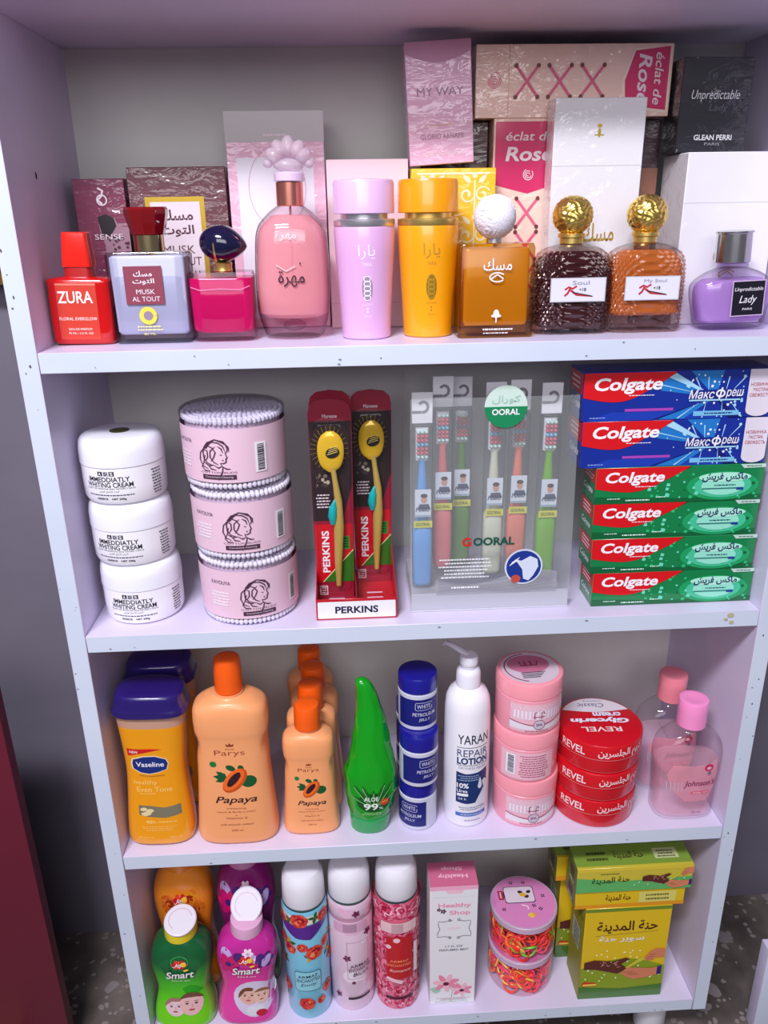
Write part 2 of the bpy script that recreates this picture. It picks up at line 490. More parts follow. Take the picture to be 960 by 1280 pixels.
g.done('moulding', P((150, 118, 48), 0.35, 0.8), t)
G().box(-0.088, 0.088, -0.006, 0.0, 0.024, 0.238).done('backing', P((52, 36, 40), 0.7), t)
t = thing('white_cabinet', 'white panel edge of a neighbouring unit standing on the floor right of the shelf unit', 'cabinet', (0.985, 0.02, FZ))
G().box(-0.126, 0.2, 0, 0.02, 0, 0.16, 0, {2: 1}).done('front_panel', [FACE, EDGE], t, bevel=0.001)
G().box(0.06, 0.2, 0.0205, 0.2, 0, 0.15).done('body', FACE, t, bevel=0.001)

Z1 += .0003; Z2 += .0003; Z3 += .0003; Z4 += .0003      # goods stand a hair above the boards

# ------------------------------------------------------------------ builders shared by the goods
def carton(name, label, cat, x0, x1, y0, dep, z, h, m, front=None, left=None, top=None, group=None, tilt=0.0, rotz=0.0, mf=None, mats=None):
    """a printed paper box; its base front edge is centred on the origin"""
    t = thing(name, label, cat, ((x0 + x1) / 2, y0, z), rotz, tilt, group)
    w = (x1 - x0) / 2
    G().box(-w, w, 0, dep, 0, h, 0, mf).done('carton', mats or m, t, bevel=0.0007, bseg=1)
    if front: d = D(); front(d, w, h); d.done('label', t, on_front(0.0))
    if left: d = D(); left(d, dep, h); d.done('side_print', t, on_left(-w))
    if top: d = D(); top(d, w, dep); d.done('top_print', t, on_top(h))
    return t
def swirl(d, cx, cz, r, m, w, turns=1.2, a0=0.0, L=2, cw=1):
    n = 18; d.line([(cx + r * (1 - i / n * 0.8) * cos(a0 + cw * 2 * pi * turns * i / n), cz + r * (1 - i / n * 0.8) * sin(a0 + cw * 2 * pi * turns * i / n)) for i in range(n + 1)], [w * (0.5 + i / n) for i in range(n + 1)], m, L)
def leaf(d, cx, cz, ln, wd_, a, m, L=2):
    c, q = cos(a), sin(a); pts = [(0, 0), (0.3, 0.5), (0.65, 0.42), (1, 0), (0.65, -0.42), (0.3, -0.5)]
    d.poly([(cx + x * ln * c - y * wd_ * q, cz + x * ln * q + y * wd_ * c) for x, y in pts], m, L)
def flower(d, cx, cz, r, m1, m2, L=2, n=6, a0=0.0):
    for i in range(n):
        a = a0 + 2 * pi * i / n
        d.ell(cx + r * 0.55 * cos(a), cz + r * 0.55 * sin(a), r * 0.5, r * 0.34, m1, L, 9, a)
    d.ell(cx, cz, r * 0.28, r * 0.28, m2, L + 1, 8)
def rose(d, cx, cz, r, cols, L=2, sd=1):
    rg = random.Random(sd)
    for i in range(6): d.ell(cx + r * 0.5 * cos(i * 1.05), cz + r * 0.5 * sin(i * 1.05), r * 0.56, r * 0.42, cols[i % 2], L, 9, i * 1.05 + 1.2)
    for i in range(4): d.ell(cx + rg.uniform(-.2, .2) * r, cz + rg.uniform(-.2, .2) * r, r * (0.5 - 0.1 * i), r * (0.36 - 0.08 * i), cols[(i + 2) % len(cols)], L + 1 + i, 9, i * 0.9)
def gem(d, x, z, s, m, L=2): d.poly([(x - s, z - s * .6), (x + s * .7, z - s * .8), (x + s, z + s * .5), (x - s * .6, z + s)], m, L)

def musk_word(d, cx, cz, s, m, L=2): d.text(arabic('مسك'), cx, cz, s * 0.55, m, s, L, 0.012)

# ------------------------------------------------------------------ top shelf: cartons along the back
DKBURG = wrap((122, 44, 76)); BROWNW = wrap((98, 48, 56)); PINKW = wrap((232, 182, 204)); BEIGEW = wrap((236, 200, 186)); GREYW = wrap((226, 224, 230)); YELW = wrap((246, 196, 24))
LEOP = P((66, 36, 50), 0.5); PALE = P((232, 214, 222), 0.5)
def f(d, w, h):
    d.poly([(-0.004, 0.118), (0.004, 0.121), (0.013, 0.118), (0.016, 0.110), (0.027, 0.108), (0.027, 0.02), (-0.002, 0.03), (0.0, 0.09), (-0.004, 0.105)], P((156, 118, 134), 0.5), 1)
    d.poly([(-0.005, 0.119), (0.004, 0.122), (0.012, 0.118), (0.014, 0.110), (0.006, 0.099), (-0.002, 0.1)], P((34, 22, 32), 0.4), 2)
    rg = random.Random(4)
    for i in range(48): d.ell(rg.uniform(0.001, 0.026), rg.uniform(0.03, 0.105), rg.uniform(0.001, 0.0024), rg.uniform(0.001, 0.002), LEOP, 3, 7, rg.uniform(0, 3))
    d.line([(0.002, 0.132), (-0.002, 0.136), (0.002, 0.140), (0.004, 0.145), (-0.001, 0.148)], 0.0022, PALE, 2); d.ring(0.002, 0.136, 0.005, 0.005, 0.0014, PALE, 2)
    d.text('SENSE', 0.005, 0.099, 0.0055, PALE, 0.03, 4)
carton('perfume_box', 'burgundy perfume box with leopard print, in the left back corner of the top shelf', 'perfume box', 0.010, 0.064, 0.150, 0.04, Z1, 0.157, DKBURG, f)
def f(d, w, h):
    d.rect(-0.035, 0.03, 0.027, 0.138, GOLDP, 1); d.rect(-0.030, 0.034, 0.022, 0.133, P((222, 208, 216), 0.5), 2)
    d.text(arabic('مسك'), -0.004, 0.120, 0.011, P((90, 46, 60)), 0.036, 3, 0.02); d.text(arabic('التوت'), -0.004, 0.104, 0.012, P((90, 46, 60)), 0.036, 3, 0.02)
    d.text('MUSK', -0.004, 0.085, 0.0085, P((96, 60, 72)), 0.034, 3); d.text('AL TOUT', -0.004, 0.073, 0.0085, P((96, 60, 72)), 0.046, 3)
carton('perfume_box', 'dark maroon perfume box with a gold-framed white panel, behind the red-capped bottle', 'perfume box', 0.070, 0.1725, 0.140, 0.05, Z1, 0.167, BROWNW, f)
def f(d, w, h):
    d.rect(-w, h - 0.029, w, h, P((186, 182, 182), 0.35), 1)
    d.rect(-w + 0.010, 0.01, w - 0.012, h - 0.044, P((232, 228, 238), 0.35, 0, 0.6), 1)
    d.ring(0.0, 0.145, 0.03, 0.04, 0.0008, P((206, 170, 190)), 2); d.small(0.0, 0.196, 0.03, 0.004, 1, PALE, 2, 3)
carton('perfume_box', 'tall pale pink and silver film-wrapped box behind the pink bottle with the shell stopper', 'perfume box', 0.1755, 0.2775, 0.140, 0.05, Z1, 0.2185, PINKW, f)
carton('perfume_box', 'plain pale pink box behind the lilac spray canister', 'perfume box', 0.2790, 0.3640, 0.124, 0.06, Z1, 0.171, P((236, 206, 214), 0.5), lambda d, w, h: d.rect(-w, 0.026, w, 0.0268, P((220, 186, 198)), 1))
def f(d, w, h):
    wm = P((244, 232, 190), 0.5)
    for cx in (-0.022, 0.022):
        for cz in (0.05, 0.095, 0.135):
            for sgn in (-1, 1):
                swirl(d, cx + sgn * 0.008, cz, 0.0085, wm, 0.0022, 1.2, 0.4, 1, sgn); leaf(d, cx + sgn * 0.004, cz + 0.011, 0.012, 0.005, pi / 2 - sgn * 0.8, wm, 1)
            d.ell(cx, cz + 0.018, 0.0024, 0.0024, wm, 1, 9); d.line([(cx, cz - 0.02), (cx, cz + 0.014)], 0.0016, wm, 1)
    d.rect(-w + 0.006, h - 0.006, w - 0.006, h - 0.004, wm, 1)
carton('perfume_box', 'bright yellow box with white damask scrolls behind the yellow canister', 'perfume box', 0.3660, 0.4535, 0.108, 0.085, Z1, 0.1605, YELW, f)
carton('perfume_box', 'dark brown film-wrapped box on the yellow box, in the gap behind the pink one', 'perfume box', 0.380, 0.4525, 0.156, 0.035, Z1 + 0.1605, 0.0468, wrap((74, 44, 48)))
def f(d, w, h):
    dk = P((150, 112, 136), 0.4)
    n = 12; d.poly([(-w, h)] + [(-w + 2 * w * i / n, h - 0.010 - 0.009 * sin(pi * i / n)) for i in range(n + 1)] + [(w, h)], P((186, 128, 162), 0.4), 1)
    d.text('MY WAY', 0.001, h * 0.60, 0.0075, dk, 0.047, 2); d.text('eau de parfum', 0.001, h * 0.33, 0.0028, P((222, 190, 120)), 0.024, 2)
    d.text('GLORIO ARNAMI', 0.001, h * 0.235, 0.005, dk, 0.044, 2); d.text('VAPORISATEUR SPRAY', 0.001, h * 0.09, 0.0036, PALE, 0.046, 2)
carton('perfume_box', 'pale pink perfume box standing on the yellow box under the shelf top', 'perfume box', 0.3655, 0.4320, 0.118, 0.032, Z1 + 0.1625, 0.112, wrap((222, 174, 204)), f, tilt=-3.0)
MAG = P((204, 26, 96), 0.4, 0, 0.4); LACE = P((214, 92, 128), 0.45); EYE = P((110, 46, 46), 0.4); CREAM = P((238, 214, 198), 0.5)
def lace(d, cx, cz, s, vert=False):
    for a, b in (((-1, -1), (1, 1)), ((-1, 1), (1, -1))):
        d.line([(cx + a[0] * s, cz + a[1] * s * 1.25), (cx, cz), (cx + b[0] * s, cz + b[1] * s * 1.25)], s * 0.24, LACE, 3)
    for i in (-1, 1):
        for j in (-1, 1): d.ell(cx + i * s, cz + j * s * 1.25, s * 0.19, s * 0.19, EYE, 4, 10)
def f(d, w, h):
    for i in range(3): lace(d, -w + 0.053 + 0.034 * i, h * 0.50, 0.0115)
    d.poly([(w - 0.05, h * 0.12), (w - 0.002, h * 0.05), (w - 0.002, h * 0.99), (w - 0.041, h * 0.93), (w - 0.052, h * 0.5)], CREAM, 1)
    d.poly([(w - 0.047, h * 0.16), (w - 0.004, h * 0.09), (w - 0.004, h * 0.96), (w - 0.040, h * 0.9), (w - 0.049, h * 0.5)], MAG, 2)
    d.text('éclat de', w - 0.014, h * 0.52, 0.009, PALE, 0.048, 3, 0.01, 0.2, -pi / 2); d.text('Rose', w - 0.029, h * 0.52, 0.0135, PALE, 0.046, 3, 0.02, 0.2, -pi / 2)
    for i in range(4): d.ring(-w + 0.0195, h * 0.52, 0.002 + 0.0016 * i, 0.0016 + 0.0019 * i, 0.0008, MAG, 2, 16, i, i + 5)
    d.rect(-w + 0.034, 0.001, -w + 0.0348, h - 0.001, P((214, 170, 150)), 1)
carton('perfume_box', 'long rose perfume box lying across the top, with pink crossed laces', 'perfume box', 0.4345, 0.6385, 0.136, 0.06, Z1 + 0.2087, 0.0675, BEIGEW, f, mats=[BEIGEW])
def f(d, w, h):
    d.poly([(-w + 0.002, h - 0.003), (w - 0.002, h - 0.003), (w - 0.002, h - 0.062), (0, h - 0.073), (-w + 0.002, h - 0.064)], MAG, 1)
    d.text('éclat de', 0.0, h - 0.017, 0.0085, PALE, 0.05, 3, 0.01, 0.15); d.text('Rose', 0.0, h - 0.034, 0.014, PALE, 0.05, 3, 0.025, 0.15)
    for i in range(3): d.ring(0, h - 0.054, 0.002 + 0.0016 * i, 0.0016 + 0.0019 * i, 0.0008, PALE, 2, 16, i, i + 5)
    for i in range(3): lace(d, 0.0, h - 0.092 - 0.034 * i, 0.0115)
carton('perfume_box', 'upright rose perfume box with pink laces behind the amber bottle with the white ball cap', 'perfume box', 0.4550, 0.5310, 0.136, 0.05, Z1, 0.2085, BEIGEW, f)
def f(d, w, h):
    d.rect(-w, 0, w, 0.16, P((150, 96, 74), 0.4, 0, 0.6), 1)
carton('perfume_box', 'dark brown film-wrapped box between the two white musk boxes', 'perfume box', 0.5600, 0.6420, 0.160, 0.045, Z1, 0.2083, wrap((62, 34, 44)), f)
def f(d, w, h, top=True):
    if top: d.ell(0, h - 0.032, 0.0016, 0.0045, GOLDP, 1, 9); d.line([(-0.005, h - 0.034), (0.005, h - 0.034)], 0.001, GOLDP, 1); d.ell(0, h - 0.0255, 0.0025, 0.0018, GOLDP, 1, 9)
    d.line([(-w, h * 0.72), (w, h * 0.72)], 0.0006, P((206, 206, 212)), 1)
    musk_word(d, 0.006, h * 0.43, 0.034, GOLDP); d.ring(0.006, h * 0.30, 0.009, 0.005, 0.0009, GOLDP, 2, 18, 0.5, 5.4); d.line([(-0.002, h * 0.29), (0.006, h * 0.32), (0.013, h * 0.29)], 0.001, GOLDP, 2)
carton('perfume_box', 'tall white musk box with gold script behind the two studded bottles', 'perfume box', 0.5105, 0.6040, 0.104, 0.03, Z1, 0.2235, GREYW, f)
def f2(d, w, h): f(d, w, h, False)
carton('perfume_box', 'wide white musk box with gold script behind the lilac bottle at the right panel', 'perfume box', 0.6470, 0.7460, 0.091, 0.066, Z1, 0.1715, GREYW, f2)
def f(d, w, h):
    d.text('Unpredictable', 0.0, h * 0.60, 0.011, P((225, 225, 230)), 0.05, 2, -0.005, 0.25); d.text('Lady', 0.004, h * 0.47, 0.008, P((96, 96, 110)), 0.02, 2, 0, 0.25)
    d.text('GLEAN PERRI', 0.002, h * 0.165, 0.0052, P((232, 232, 236)), 0.04, 2, 0.02); d.text('PARIS', 0.002, h * 0.095, 0.0026, P((150, 150, 160)), 0.016, 2)
carton('perfume_box', 'black film-wrapped perfume box standing on the white musk box at right', 'perfume box', 0.6405, 0.7130, 0.113, 0.04, Z1 + 0.1715, 0.088, wrap((24, 24, 34)), f, tilt=0.5)

# ------------------------------------------------------------------ top shelf: bottles along the front
# red bottle
t = thing('perfume_bottle', 'small all-red perfume bottle at the left end of the top shelf', 'perfume', (0.0318, 0.060, Z1), 0, 1.2); t.scale = (.89, 1, 1)
k = smooth_keys([(0, .0325, .0155, 6), (.003, .0340, .017, 6), (.058, .0343, .017, 6), (.0625, .0325, .0155, 6), (.0645, .017, .011, 4)], 4)
RED = LQ((206, 14, 16), 0.88, 0.12, (230, 30, 20), 0.6)
G().loft(k, 56).done('body', RED, t)
G().loft([(.0643, .0150, .0115, 5), (.0735, .0145, .011, 5)], 40).done('collar', P((176, 16, 20), 0.3, 0, 0.5), t, bevel=0)
G().loft([(.0735, .0160, .012, 6), (.0745, .0163, .0123, 6), (.1045, .0135, .010, 6), (.1055, .0125, .009, 6)], 40).done('cap', P((232, 34, 20), 0.25, 0, 0.6), t)
d = D(); d.rect(-.0235, .005, .0200, .0585, P((206, 60, 44), 0.35, 0, 0.4), 1); d.rect(-.0235, .0568, .0200, .0585, P((240, 130, 110), 0.3), 2)
wt = P((250, 236, 232)); d.text('ZURA', -.003, .0455, .0115, wt, .038, 3, 0.015); d.text('FLORAL EVERGLOW', -.002, .025, .0030, wt, .041, 3); d.text('EAU DE PARFUM', -.001, .0150, .0022, wt, .025, 3); d.text('75 ML / 2.5 FL OZ', -.001, .0110, .0020, wt, .027, 3)
d.done('label', t, on_loft(k), 0.004, 0.004)
# grey-white square bottle with a red faceted cap
def glass_bottle(t, k, kin, liquid, seg=64, glass=CLEAR, disp=None):
    G().loft(k, seg, disp).done('glass_body', glass, t)
    G().loft(kin, seg, disp).done('liquid', liquid, t)
t = thing('perfume_bottle', 'square clear bottle of milky lilac perfume with a dark red faceted cap', 'perfume', (0.1020, 0.061, Z1))
k = [full(q) for q in ((0, .0365, .0175, 12), (.002, .0382, .019, 12), (.084, .0396, .019, 12), (.087, .0375, .0175, 12))]
kin = [full(q) for q in ((.009, .0335, .0155, 10), (.012, .0355, .0175, 10), (.082, .0365, .0175, 10), (.084, .034, .016, 10))]
glass_bottle(t, k, kin, LQ((206, 204, 228), 0.9, 0.3, (225, 225, 240)), glass=GL((236, 238, 244), 1.5, .02, .6))
G().lathe([(.0135, .087), (.0147, .0875), (.0147, .1025), (.0135, .103)], 36, (.0016, 0, 0)).done('collar', P((206, 184, 140), 0.2, 1), t)
g = G(); g.loft([(.103, .0162, .0162, 2, .0016), (.121, .0208, .0208, 2, .0016), (.1255, .0212, .0212, 2, .0016), (.128, .0195, .0195, 2, .0016)], 10); g.done('cap', LQ((124, 8, 16), 0.9, 0.08, (170, 20, 24), 0.8), t, angle=15)
d = D(); bg = P((140, 62, 82), 0.4); d.rect(-.0225, .0385, .0145, .0745, bg, 1)
w2 = P((236, 226, 232)); d.text(arabic('مسك'), -.004, .0675, .0055, w2, .018, 2, 0.02); d.text(arabic('التوت'), -.004, .060, .006, w2, .021, 2, 0.02); d.text('MUSK', -.003, .0505, .0045, w2, .018, 2); d.text('AL TOUT', -.003, .0436, .0045, w2, .027, 2)
yl = P((244, 214, 80), 0.4); d.ring(-.003, .0275, .0066, .0066, .0042, yl, 2, 20); d.ell(-.003, .0275, .0045, .0045, P((150, 130, 150)), 3, 14)
d.small(-.003, .0155, .030, .006, 2, P((238, 226, 150)), 2, 4); d.text('80 ML', -.003, .0098, .0022, P((238, 226, 150)), .012, 2)
d.done('label', t, on_front(-.0192))
# small magenta bottle with navy pebble cap
t = thing('perfume_bottle', 'short magenta perfume bottle with a dark navy pebble-shaped cap', 'perfume', (0.1712, 0.062, Z1))
k = smooth_keys([(0, .0290, .0170, 4), (.003, .0315, .0195, 4), (.030, .0323, .0200, 4.5), (.062, .0328, .0200, 5), (.067, .0315, .019, 5)], 3)
kin = [full(q) for q in ((.009, .028, .0165, 4), (.012, .0305, .0185, 4.5), (.060, .0317, .0190, 5), (.0615, .031, .018, 5))]
glass_bottle(t, k, kin, LQ((214, 10, 110), 0.72, 0.1, (230, 40, 140)), glass=GL((255, 232, 244), 1.5, .02, .45))
G().lathe([(.0085, .067), (.0092, .0675), (.0085, .071), (.0095, .0745), (.008, .0755)], 30, (.002, 0, 0)).done('collar', GOLD, t)
def peb(dv): return 1.0 + 0.10 * dv.z * (1 if dv.z > 0 else 0.2) - 0.16 * max(0, dv.x) * abs(dv.z) * 1.6
G().ell((.0042, 0, .0920), (.0235, .0185, .0172), 36, 20, 0, peb, (0, 0.10, 0)).done('cap', P((14, 12, 52), 0.12, 0, 0.8), t)
mt = Matrix.Rotation(pi / 2, 3, 'Y'); G().torus(.0166, .0012, (-.0030, 0, .0922), mt, 36, 8).done('cap_ring', GOLD, t)
d = D(); d.line([(-.029, .0535), (-.02, .0505), (0, .0515), (.020, .0505), (.029, .054)], .0007, P((250, 150, 200)), 1); d.done('fill_line', t, on_loft(k), .004)
# tall pink bottle with shell stopper
t = thing('perfume_bottle', 'tall clear pink perfume bottle with a glass shell-shaped stopper and copper collar', 'perfume', (0.2410, 0.071, Z1), 0, 0.8)
k = smooth_keys([(0, .0270, .0240, 2.6), (.004, .0305, .0270, 2.7), (.030, .0368, .0295, 3), (.090, .0362, .0290, 3), (.108, .0325, .0265, 2.8), (.119, .0230, .0200, 2.4), (.126, .0140, .0135, 2)], 4)
kin = smooth_keys([(.020, .028, .022, 2.6), (.025, .0345, .0275, 3), (.088, .0344, .0272, 3), (.106, .0305, .0245, 2.8), (.1165, .0205, .0180, 2.3), (.118, .018, .016, 2)], 4)
glass_bottle(t, k, kin, LQ((244, 184, 188), 0.6, 0.1, (255, 224, 227)), glass=GL((255, 242, 246), 1.5, .02, .55))
G().ell((0, 0, .011), (.012, .012, .006), 20, 10).done('glass_foot', GL((240, 230, 240), 1.5), t)
G().lathe([(.0125, .126), (.0133, .1268), (.0133, .1475), (.012, .148)], 36).done('collar', COPPER, t)
G().lathe([(.0142, .1483), (.0150, .149), (.0150, .1555), (.013, .157)], 36).done('stopper_ring', P((226, 200, 232), 0.25, 0, 0.6), t)
g = G()
for i in range(5):
    a = math.radians(-62 + 31 * i); ln = .0158 + .0022 * (1 - abs(i - 2) / 2)
    def pet(dv): return 1.0 - 0.42 * max(0, -dv.z)
    g.ell((sin(a) * ln * 0.86, 0, .1660 + cos(a) * ln * 0.60), (.0078, .0085, ln * 0.72), 20, 14, 0, pet, (0, a, 0))
g.ell((-.0200, 0, .1645), (.0050, .006, .0042), 14, 10); g.ell((.0200, 0, .1645), (.0050, .006, .0042), 14, 10); g.ell((0, 0, .163), (.0150, .0085, .0065), 20, 10)
g.done('stopper', LQ((232, 216, 226), 0.36, 0.04, (248, 240, 246), 1.0), t)
G().tube([(0, 0, .03), (0, 0, .126)], .0012, 8).done('dip_tube', LQ((240, 190, 196), 0.7), t)
d = D(); dk = P((64, 34, 48), 0.3); d.text(arabic('مهرة'), .000, .0590, .0150, dk, .026, 1, 0.01); d.line([(-.0145, .072), (-.005, .0665), (.004, .071)], .0012, P((236, 196, 200), .2), 1); d.ell(.009, .0735, .0008, .0012, dk, 1, 8)
d.text(arabic('مهرة'), -.004, .099, .009, P((250, 214, 216)), .02, 1)
d.done('label', t, on_loft(k), .003, .006)
# two spray canisters
def canister(label, x, y, body, cap, ring, ink, logo):
    t = thing('spray_canister', label, 'perfume spray', (x, y, Z1), 0, 0, 'tapered perfume spray canisters')
    pr = [(.0235, 0), (.0248, .0012), (.0262, .030), (.0292, .080), (.0303, .1045), (.0296, .107)]
    G().lathe(pr, 56).done('body', P(body, 0.3, 0, 0.6), t)
    G().lathe([(.024, .107), (.0298, .1072), (.0302, .1080), (.0302, .1130), (.0295, .1137), (.0232, .1138), (.0232, .1185)], 56).done('ring', ring, t)
    G().lathe([(.0290, .1186), (.0298, .1192), (.0296, .146), (.0285, .1488), (.024, .1495)], 56).done('cap', P(cap, 0.32, 0, 0.5), t)
    d = D(); d.text(arabic('يارا'), .001, .084, .014, ink, .017, 1, 0.0); d.text('YARA', .001, .0725, .0035, ink, .010, 1)
    d.ell(.001, .050, .0058, .0125, logo, 1, 22)
    for i in range(5): d.ring(.001, .050 - .009 + .0045 * i, .0035, .0026, .0010, ink, 2, 12)
    d.text('EAU DE PARFUM', .001, .0345, .0018, ink, .012, 1); d.text('100 ml', .001, .0235, .002, ink, .008, 1)
    for r in range(2): d.ell(.001, .0275 + r * .003, .0013, .001, ink, 1, 8)
    d.done('label', t, on_cyl(pr), .004, .006)
    return t
canister('lilac spray canister with a silver ring, in front of the plain pale pink box', 0.3150, 0.058, (226, 176, 226), (232, 190, 234), SILV, P((248, 238, 250), 0.2), P((214, 196, 222), 0.25, 0.6))
canister('golden yellow spray canister with a gold ring beside the bottle with the white ball cap', 0.3785, 0.063, (248, 164, 8), (246, 158, 6), GOLD, P((232, 176, 66), 0.25, 0.5), P((236, 190, 60), 0.25, 0.8))
# amber bottle with fluffy white ball
t = thing('perfume_bottle', 'square amber perfume bottle with a fuzzy white ball cap', 'perfume', (0.4432, 0.046, Z1), 0, 0)
k = [full(q) for q in ((0, .0370, .0175, 14), (.0015, .0380, .0185, 14), (.086, .0372, .0185, 14), (.0895, .0355, .017, 14))]
kin = [full(q) for q in ((.012, .031, .0150, 12), (.016, .0325, .0160, 12), (.083, .0322, .0160, 12), (.085, .031, .015, 12))]
glass_bottle(t, k, kin, LQ((210, 152, 30), 0.85, 0.2, (245, 205, 100)), glass=GL((244, 222, 176), 1.45, 0.10, .35))
G().lathe([(.007, .0895), (.0075, .090), (.0075, .0935), (.0065, .094)], 24, (-.001, 0, 0)).done('collar', SILV, t)
rg = random.Random(9); PH = [(rg.uniform(20, 60), rg.uniform(20, 60), rg.uniform(20, 60), rg.uniform(0, 6)) for _ in range(10)]
def fuzz(dv): return 1.0 + 0.006 * sum(sin(p[0] * dv.x + p[1] * dv.y + p[2] * dv.z + p[3]) for p in PH)
G().ell((-.001, 0, .1135), (.0205, .0205, .0205), 96, 60, 0, fuzz).done('cap', P((240, 234, 246), 0.95, 0, 0, 0.25, 600), t)
d = D(); d.text(arabic('مسك'), .000, .0705, .0115, WHITE, .028, 1, 0.008); d.ring(.0, .0585, .0075, .0042, .0012, WHITE, 1, 20, .6, 5.6); d.line([(-.006, .057), (0, .061), (.006, .057)], .0013, WHITE, 1)
d.ell(0, .0235, .0030, .0042, WHITE, 1, 12); d.rect(-.0006, .015, .0006, .022, WHITE, 1); d.ell(-.0028, .0215, .0022, .0014, WHITE, 1, 8); d.ell(.0028, .0215, .0022, .0014, WHITE, 1, 8)
d.small(0, .0085, .034, .0034, 1, WHITE, 1, 8); d.small(0, .0048, .030, .002, 1, WHITE, 1, 9)
d.done('label', t, on_front(-.0187))
# two studded bottles with embossed gold ball caps
def studded(label, x, y, liq, tint, title, lowclear, op):
    t = thing('perfume_bottle', label, 'perfume', (x, y, Z1), 0, 0, 'studded perfume bottles with gold ball caps')
    k = smooth_keys([(0, .0355, .0205, 4), (.003, .0375, .0220, 4.5), (.030, .0383, .0225, 4.5), (.062, .0380, .0222, 4.5), (.076, .0345, .0205, 4), (.0835, .0250, .0175, 3), (.087, .0120, .0110, 2)], 26)
    def disp(u, z):
        a = u * 24; b = z / .0082
        p = abs((a + b) % 1.0 - 0.5) + abs((a - b) % 1.0 - 0.5)
        e = 1.0 if z < .079 else max(0, 1 - (z - .079) / .006)
        return e * 0.10 * (0.5 - p)
    G().loft(k, 208, disp).done('glass_body', GL((246, 234, 230), 1.6, 0.03, .4), t, angle=20)
    kin = smooth_keys([(lowclear, .0325, .0180, 4.5), (lowclear + .003, .0352, .0200, 4.5), (.060, .0352, .0200, 4.5), (.074, .031, .0175, 4), (.0805, .022, .0145, 3)], 26)
    G().loft(kin, 208, disp).done('liquid', LQ(liq, op, 0.12, tint, 1.0), t, angle=20)
    G().lathe([(.0105, .0865), (.0115, .0875), (.0115, .0925), (.0135, .0935), (.0135, .0965), (.010, .098)], 32, (-.0018, 0, 0)).done('collar', GOLD, t)
    def emb(dv):
        th = math.atan2(dv.x, -dv.y); ph = math.asin(max(-1, min(1, dv.z)))
        return 1.0 + 0.045 * sin(th * 11 + 1.8 * sin(ph * 8)) * cos(ph * 13 + 1.5 * sin(th * 6)) * cos(ph)
    G().ell((-.0018, 0, .1135), (.0195, .0195, .0188), 120, 60, 0, emb).done('cap', P((240, 206, 110), 0.28, 0.95), t, angle=60)
    d = D(); d.rect(-.0265, .0325, .0295, .0560, P((206, 206, 214), 0.3, 0.3), 1); d.rect(-.0255, .0333, .0285, .0552, P((222, 220, 236), 0.4), 2)
    d.text(title, .004, .0510, .0040, P((130, 130, 150)), .017 if len(title) < 6 else .023, 3)
    rd = P((186, 28, 40), 0.5)
    d.line([(-.012, .0445), (-.008, .047), (-.004, .0455), (0, .048)], .0018, rd, 3); d.line([(-.006, .047), (-.009, .041), (-.012, .0385)], .002, rd, 3); d.line([(-.006, .044), (0, .0395), (.008, .0385), (.017, .0375)], [.0022, .0018, .0012, .0005], rd, 3); d.line([(-.004, .042), (.006, .040), (.016, .0380)], .0009, BLACK, 4)
    d.text('+18', .006, .0445, .0032, P((40, 34, 60)), .007, 3, 0.02)
    d.done('label', t, on_front(-.0243))
studded('dark plum studded perfume bottle with an embossed gold ball cap', 0.5245, 0.0585, (58, 8, 20), (96, 20, 34), 'Soul', .007, 0.9)
studded('orange amber studded perfume bottle with an embossed gold ball cap', 0.6003, 0.0600, (208, 122, 50), (242, 178, 120), 'My Soul', .017, 0.72)
# lilac bottle
t = thing('perfume_bottle', 'squat lilac perfume bottle with a silver cap and black label at right', 'perfume', (0.6922, 0.054, Z1), 0, -2.0)
k = smooth_keys([(0, .0310, .0185, 3.2), (.003, .0340, .0205, 3.2), (.020, .0380, .0215, 3), (.036, .0412, .0220, 2.8), (.046, .0395, .0210, 2.8), (.055, .0270, .0180, 2.6), (.060, .0150, .0130, 2)], 5)
kin = smooth_keys([(.007, .0300, .0165, 3.2), (.010, .0330, .0185, 3), (.034, .0375, .0190, 2.8), (.044, .036, .018, 2.8), (.049, .030, .016, 2.6)], 4)
glass_bottle(t, k, kin, LQ((200, 166, 220), 0.6, 0.12, (236, 218, 248)), glass=GL((246, 238, 252), 1.5, .02, .45))
G().lathe([(.0130, .0595), (.0150, .060), (.0150, .064), (.0130, .0645)], 32).done('collar', GL((240, 230, 250), 1.5), t)
G().lathe([(.0165, .0648), (.0175, .0655), (.0170, .0925), (.0182, .0935), (.0182, .0950), (.0165, .0955)], 40, (-.001, 0, 0)).done('cap', P((206, 206, 206), 0.2, 1.0), t)
d = D(); d.rect(-.0085, .0135, .0255, .0485, P((200, 180, 210)), 1); d.rect(-.0075, .0145, .0245, .0475, P((18, 14, 30), 0.4), 2)
wl = P((232, 228, 236)); d.text('Unpredictable', .0085, .0395, .0048, wl, .029, 3, 0, .25); d.text('Lady', .0085, .0290, .0095, wl, .018, 3, 0, .3); d.text('PARIS', .0085, .0205, .0022, wl, .010, 3)
d.done('label', t, on_front(-.0224))

